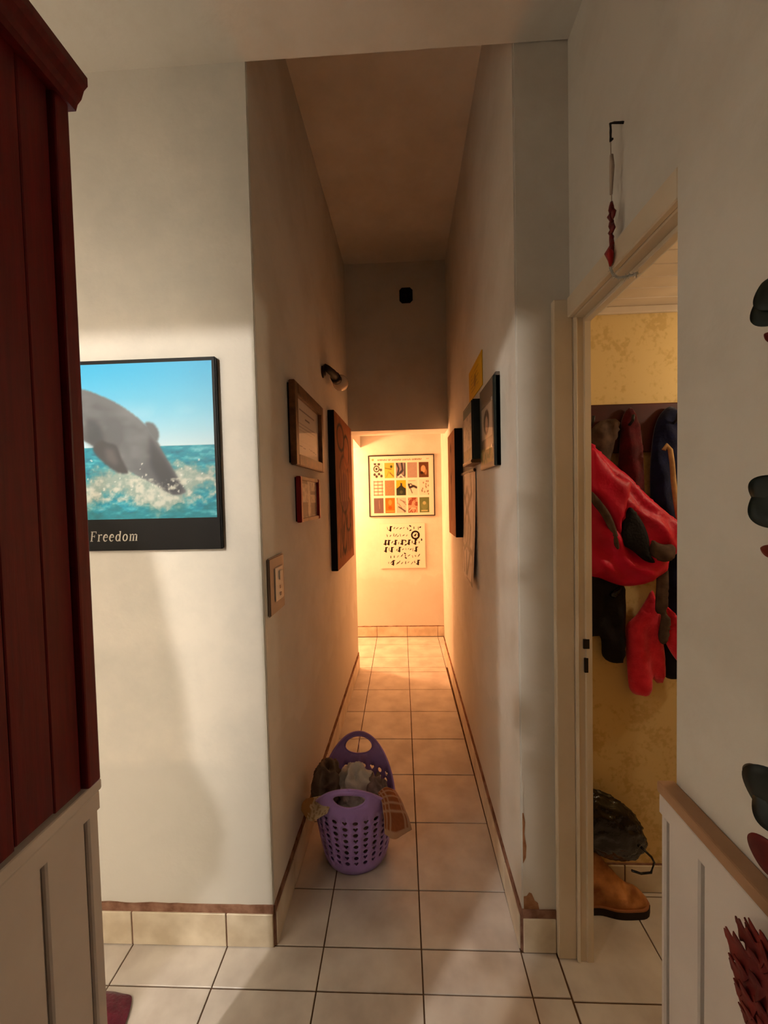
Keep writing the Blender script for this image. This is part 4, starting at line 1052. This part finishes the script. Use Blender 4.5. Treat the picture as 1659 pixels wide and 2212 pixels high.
o = puff('dark_trousers', [(1436, 1380), (1470, 1420), (1482, 1440), (1482, 1462), (1436, 1460)], 0.305, 0.025, M['blackcloth'], None, True, 0.03, 0.25, 14)
tag(o, 'black trousers showing below the coral fleece', 'trousers')

# boot (loft of sections along the foot)
bt = thing('leather_boot', 'tan leather boot with a dark sole on the cloakroom floor', 'boot', (0.69, 0.22, 0.0))
heel, toe = Vector((0.560, 0.290)), Vector((0.825, 0.278)); ax_ = (toe - heel).normalized(); sd = Vector((-ax_.y, ax_.x)); LN = (toe - heel).length
def section(t, zscale=1.0):
    wd = 0.034 + 0.012 * math.sin(math.pi * min(1, t * 1.02)) - 0.012 * math.exp(-((t - 0.35) / 0.15) ** 2)
    if t > 0.86: wd *= math.sqrt(max(0.02, 1 - ((t - 0.86) / 0.145) ** 2))
    if t < 0.12: wd *= math.sqrt(max(0.05, 1 - ((0.12 - t) / 0.125) ** 2))
    return wd
def hgt(t): return 0.235 - 0.07 * t if t < 0.35 else 0.21 - 0.125 * min(1, (t - 0.35) / 0.4) ** 0.8 - 0.045 * max(0, (t - 0.75) / 0.25) ** 2
bm = bmesh.new(); prev = None; NS = 22
for i in range(NS + 1):
    t = 0.002 + 0.996 * i / NS; w_ = section(t); hh = hgt(t); c_ = heel + ax_ * LN * t
    ring = []
    for k in range(16):
        a_ = math.pi * k / 15; x = math.cos(a_); z = math.sin(a_) ** 0.8
        q = c_ + sd * w_ * x * (1 - 0.25 * z * (t > 0.3))
        wob = 1 + 0.05 * noise.noise(Vector((t * 7, k * 0.4, 1)))
        ring.append(bm.verts.new((q.x, q.y, 0.028 + (hh - 0.028) * z * wob)))
    if prev:
        for k in range(15): bm.faces.new((prev[k], prev[k + 1], ring[k + 1], ring[k]))
        bm.faces.new((prev[15], prev[0], ring[0], ring[15]))
    else: bm.faces.new(ring)
    prev = ring
bm.faces.new(prev[::-1]); obj_bm('upper', bm, M['leather'], bt, True)
def foot(name, grow, z0, z1, mat):
    pl = []
    for i in range(25): t = i / 24; w_ = section(t) + grow; c_ = heel + ax_ * (LN * t + grow * (2 * t - 1)); pl.append(c_ + sd * w_)
    for i in range(24, -1, -1): t = i / 24; w_ = section(t) + grow; c_ = heel + ax_ * (LN * t + grow * (2 * t - 1)); pl.append(c_ - sd * w_)
    prism(name, [(p.x, p.y) for p in pl], z0, z1, mat, bt)
foot('sole', 0.006, 0.0005, 0.026, M['sole']); foot('welt', 0.0045, 0.0262, 0.032, M['welt'])
# plastic bag resting on the boot
bm = bmesh.new(); bmesh.ops.create_icosphere(bm, subdivisions=5, radius=1)
for v in bm.verts:
    d_ = v.co.normalized(); k = 1 + 0.10 * (0.5 - abs(noise.noise(d_ * 2.6)) * 2) + 0.05 * (0.5 - abs(noise.noise(d_ * 7)) * 2)
    x, y, z = d_.x * 0.165 * k, d_.y * 0.052 * k, d_.z * 0.100 * k
    a_ = math.radians(-36)
    v.co = Vector((0.672 + x * math.cos(a_) - z * math.sin(a_), 0.275 + y, 0.315 + x * math.sin(a_) + z * math.cos(a_)))
    if v.co.z < 0.18 + max(0, 0.74 - v.co.x) * 0.2: v.co.z = 0.18 + max(0, 0.74 - v.co.x) * 0.2 + 0.25 * (v.co.z - 0.18)
pbg = thing('plastic_bag', 'shiny black plastic bag slumped on top of the tan boot', 'bag', (0.69, 0.255, 0.2))
obj_bm('body', bm, M['bag'], pbg, True)
pts = [(0.785, 0.240, 0.262), (0.812, 0.224, 0.24), (0.820, 0.222, 0.2225), (0.808, 0.220, 0.188), (0.775, 0.222, 0.182), (0.745, 0.227, 0.188)]
tube('handle', pts, 0.004, M['bag'], pbg, 7)

# ------------------------------------------------------------------ ornament above the doorway
on = thing('hanging_charm', 'dark red charm with red ribbon and grey tinsel hanging above the doorway', 'ornament', (0.495, -0.14, 2.43))
A = lambda x, y, xp=0.482: tuple(at(x, y, 'X', xp))
tube('hook', [(0.506, A(1326, 266)[1], A(1326, 266)[2]), A(1326, 265, 0.49), A(1318, 267), A(1319, 285), A(1319, 305), A(1323, 300)], 0.0028, M['iron'], on, 6)
tube('thread', [A(1319, 303), A(1320, 370), A(1321, 436)], 0.0012, M['thread'], on, 5)
tube('tassel_cord', [A(1321, 335), A(1322, 360), A(1320, 420)], [0.004, 0.0055, 0.003], M['thread'], on, 8)
for k in range(9):
    y = 436 + 11.5 * k; x0 = 1321 + 3 * math.sin(k * 1.9)
    bm = bmesh.new(); add_tube(bm, [A(x0, y), A(x0 + 3 * math.sin(k * 2.3), y + 9), A(x0 - 3 * math.cos(k * 1.7), y + 19), A(x0 - 4 * math.cos(k * 1.7), y + 26)], [0.003, 0.0055, 0.0045, 0.001], 8)
    obj_bm('dried_pod', bm, M['chili'], on, True)
bm = bmesh.new()
ps = [A(1318, 528), A(1326, 545), A(1324, 566), A(1317, 580), A(1313, 564), A(1305, 549), A(1313, 536)]
c0 = bm.verts.new(Vector(A(1316, 550, 0.468))); c1 = bm.verts.new(Vector(A(1316, 550, 0.496))); rg = [bm.verts.new(p) for p in ps]
for i in range(len(rg)): bm.faces.new((rg[i], rg[(i + 1) % len(rg)], c0)); bm.faces.new((rg[(i + 1) % len(rg)], rg[i], c1))
obj_bm('ribbon', bm, M['chilib'], on, True)
path = [A(1318, 578, 0.48), A(1324, 592, 0.478), A(1336, 600, 0.475), A(1352, 598, 0.472), A(1368, 594, 0.47), A(1376, 590, 0.468)]
bm = bmesh.new(); add_tube(bm, path, 0.003, 6)
R3 = random.Random(3)
for i in range(60):
    t = R3.random() * (len(path) - 1.001); j = int(t); p = Vector(path[j]).lerp(Vector(path[j + 1]), t - j)
    d_ = Vector((R3.uniform(-1, 1), R3.uniform(-1, 1), R3.uniform(-1, 1))).normalized() * R3.uniform(0.006, 0.012)
    add_tube(bm, [p, p + d_], [0.0009, 0.0004], 3)
obj_bm('tinsel', bm, M['tinsel'], on, False)

# ------------------------------------------------------------------ garland of leaves on the near wall
def leaf(name, base, tip, wd, mat, parent, nrm=Vector((-1, -0.3, 0.1)), lobes=0, curl=0.15, seed=0):
    base, tip = Vector(base), Vector(tip); ax = tip - base; L_ = ax.length; ax.normalize(); s_ = ax.cross(nrm).normalized(); n_ = s_.cross(ax)
    bm = bmesh.new(); prev = None; N_ = 18
    for i in range(N_ + 1):
        t = i / N_; w_ = wd * (math.sin(math.pi * t ** 0.8) ** 0.8 if 0 < t < 1 else 0) + 0.0008
        if lobes: w_ *= 1 + 0.35 * math.cos(t * lobes * 2 * math.pi)
        c_ = base + ax * L_ * t + n_ * (curl * L_ * math.sin(math.pi * t) * 0.5)
        row = [bm.verts.new(c_ + s_ * w_ * k + n_ * (0.25 * w_ * abs(k))) for k in (-1, -0.5, 0, 0.5, 1)]
        if prev:
            for k in range(4): bm.faces.new((prev[k], prev[k + 1], row[k + 1], row[k]))
        prev = row
    o = obj_bm(name, bm, mat, parent, True)
    s2 = o.modifiers.new('thickness', 'SOLIDIFY'); s2.thickness = 0.0014
    return o
gl = thing('leaf_garland', 'hanging garland of dark green and deep red leaves above the tan capped dado', 'garland', (0.45, -0.69, 0.8))
B = lambda x, y, xp=0.452: at(x, y, 'X', xp)
stem = [(0.487, -0.70, 1.98), (0.470, -0.705, 1.85), (0.455, -0.69, 1.6), (0.458, -0.70, 1.3), (0.452, -0.685, 1.05), (0.44, -0.69, 0.96), (0.425, -0.70, 0.80), (0.425, -0.70, 0.62)]
tube('stem', stem, 0.004, M['stem'], gl, 7)
leaf('leaf', B(1700, 690), B(1643, 640), 0.022, M['leafg'], gl)
leaf('leaf', B(1700, 655), B(1648, 612), 0.020, M['leafg'], gl)
leaf('leaf', B(1690, 1030), B(1645, 1100), 0.024, M['leafg'], gl)
leaf('leaf', B(1700, 1140), B(1642, 1050), 0.024, M['leafg'], gl)
leaf('leaf', B(1700, 740), B(1653, 722), 0.006, M['leafr'], gl)
leaf('leaf', B(1700, 1200), B(1645, 1184), 0.008, M['leafr'], gl)
leaf('leaf', B(1690, 1700, 0.43), B(1606, 1662, 0.43), 0.016, M['leafg'], gl)
leaf('leaf', B(1720, 1690, 0.43), B(1640, 1745, 0.43), 0.034, M['leafg'], gl)
leaf('leaf', B(1720, 1810, 0.43), B(1640, 1690, 0.43), 0.026, M['leafg'], gl)
leaf('leaf', B(1700, 1850, 0.43), B(1625, 1838, 0.43), 0.022, M['leafr'], gl)
for (bx_, by_, tx, ty, wd) in ((1690, 2140, 1566, 2008, 0.020), (1690, 2110, 1590, 1980, 0.014), (1700, 2200, 1578, 2075, 0.024), (1710, 2260, 1590, 2130, 0.024), (1720, 2300, 1606, 2190, 0.024), (1700, 2090, 1612, 1998, 0.02), (1720, 2180, 1625, 2040, 0.03), (1730, 2260, 1640, 2110, 0.03)):
    leaf('leaf', B(bx_, by_, 0.415), B(tx, ty, 0.425), wd, M['leafr'], gl, lobes=4)

R5 = random.Random(6)
for k in range(30):                       # the rest of the garland, further along the stem towards the room
    t = k / 29 * (len(stem) - 1.001); j = int(t); p = Vector(stem[j]).lerp(Vector(stem[j + 1]), t - j)
    L_ = R5.uniform(0.05, 0.085); tip = p + Vector((R5.uniform(-0.03, 0.012), -L_, R5.uniform(-0.03, 0.06)))
    leaf('leaf', p, tip, R5.uniform(0.016, 0.026), M['leafr'] if (k % 3 == 1 or p.z < 1.0) else M['leafg'], gl, Vector((-1, 0.1, 0.2)))

# burgundy cloth on the floor by the low wall
rg_ = sheet('floor_cloth', 'burgundy cloth lying on the tiles at the foot of the white low wall', [
    [(-1.03, -0.17, 0.010), (-0.97, -0.20, 0.014), (-0.90, -0.22, 0.010), (-0.86, -0.24, 0.008)],
    [(-1.05, -0.09, 0.014), (-0.97, -0.10, 0.030), (-0.90, -0.11, 0.026), (-0.865, -0.12, 0.008)],
    [(-1.03, -0.04, 0.014), (-0.96, -0.045, 0.022), (-0.905, -0.055, 0.016), (-0.875, -0.07, 0.008)],
    [(-1.01, -0.02, 0.007), (-0.95, -0.022, 0.007), (-0.90, -0.03, 0.007), (-0.885, -0.045, 0.007)]], M['rag'], 8, 0.004, 2, group=None)

# ------------------------------------------------------------------ lamps (each with its own light) and added shadow casters of the kitchen side
def ceiling_lamp(name, label, pos, ztop_, watts, col, rad_=0.05):
    t_ = thing(name, label, 'lamp', (pos[0], pos[1], pos[2]))
    lathe('rose', [(0.001, 0), (0.05, 0), (0.045, -0.02), (0.012, -0.03), (0.001, -0.03)], (pos[0], pos[1], ztop_), M['white'], t_, 20)
    tube('cord', [(pos[0], pos[1], ztop_ - 0.02), (pos[0], pos[1], pos[2] + 0.12)], 0.004, M['white'], t_, 8)
    lathe('socket', [(0.001, 0.13), (0.018, 0.13), (0.022, 0.06), (0.001, 0.06)], pos, M['white'], t_, 16)
    A_ = 4 * math.pi * rad_ ** 2
    bm = bmesh.new(); bmesh.ops.create_uvsphere(bm, u_segments=20, v_segments=12, radius=rad_)
    for v in bm.verts: v.co += Vector(pos)
    obj_bm('bulb_offscreen', bm, emit_mat(name + '_glow', col, watts / (math.pi * A_)), t_, True)
ceiling_lamp('kitchen_lamp_offscreen', 'bare white bulb hanging from the kitchen ceiling', KEY_POS, HN, KEY_W, KEY_C, 0.028)
ceiling_lamp('side_room_lamp_offscreen', 'warm bulb hanging in the side room past the corridor', WARM_POS, 2.6, WARM_W, WARM_C, 0.08)
ceiling_lamp('cloakroom_lamp_offscreen', 'warm dim bulb under the cloakroom ceiling', CLOS_POS, 2.186, CLOS_W, CLOS_C, 0.035)

# unseen coat stand, long coat and hanging planter, added to cast shadows
st = thing('shadow_coat_stand', 'unseen wooden coat stand added to hold the shadow casting coat', 'coat stand', (-1.33, -0.97, 0.0))
lathe('base', [(0.001, 0.001), (0.17, 0.001), (0.17, 0.02), (0.06, 0.04), (0.03, 0.07), (0.001, 0.07)], (-1.33, -0.97, 0), M['wood'], st, 28)
tube('pole', [(-1.33, -0.97, 0.05), (-1.33, -0.97, 1.0), (-1.33, -0.97, 2.06)], [0.022, 0.020, 0.018], M['wood'], st, 14)
for a_ in (0.3, 1.9, 3.4, 5.0):
    d_ = Vector((math.cos(a_), math.sin(a_), 0))
    tube('peg', [Vector((-1.33, -0.97, 1.94)) + d_ * r_ + Vector((0, 0, h_)) for r_, h_ in ((0.015, 0), (0.07, 0.02), (0.10, 0.06), (0.10, 0.085))], 0.008, M['wood'], st, 8)
o = puff('shadow_coat', [(-1.40, 1.99), (-1.30, 2.0), (-1.22, 1.97), (-1.175, 1.93), (-1.155, 1.82), (-1.135, 1.72), (-1.125, 1.60), (-1.085, 1.52), (-1.08, 1.45), (-1.13, 1.40), (-1.155, 1.30), (-1.16, 1.10), (-1.17, 0.80), (-1.30, 0.78), (-1.46, 0.80), (-1.50, 1.2), (-1.49, 1.7), (-1.47, 1.92)], -1.0, 0.09, M['greycloth'], None, True, 0.08, 0.3, 21, (1, 0), 0.022, True)  # outline worked back from the shadow edge on the front wall
tag(o, 'unseen long grey coat shaped to cast the shadow on the poster wall', 'coat')
R4 = random.Random(12)
hp = thing('shadow_planter', 'unseen ring planter with trailing leaves added to cast leaf shadows', 'plant', (-0.67, -1.05, 2.285))  # added in the lamp beam so its leaves shadow the corridor wall
tube('cord', [(-0.67, -1.05, 2.286), (-0.67, -1.05, 2.03)], 0.002, M['thread'], hp, 5)
tube('ring', [(-0.67 + 0.055 * math.cos(a * math.pi / 12), -1.05, 1.975 + 0.055 * math.sin(a * math.pi / 12)) for a in range(25)], 0.004, M['stem'], hp, 6)
for k in range(9):
    a_ = k * 2.1; z = 1.92 - 0.085 * k; b_ = Vector((-0.67, -1.05, z)); L_ = R4.uniform(0.03, 0.05)
    leaf('leaf', b_, b_ + Vector((math.cos(a_) * L_, math.sin(a_) * L_, -0.04)), 0.014, M['leafg'], hp, Vector((0, 0, 1)))
tube('vine', [(-0.67, -1.05, 1.92), (-0.675, -1.05, 1.6), (-0.665, -1.05, 1.30), (-0.67, -1.05, 1.12)], 0.0025, M['leafg'], hp, 5)
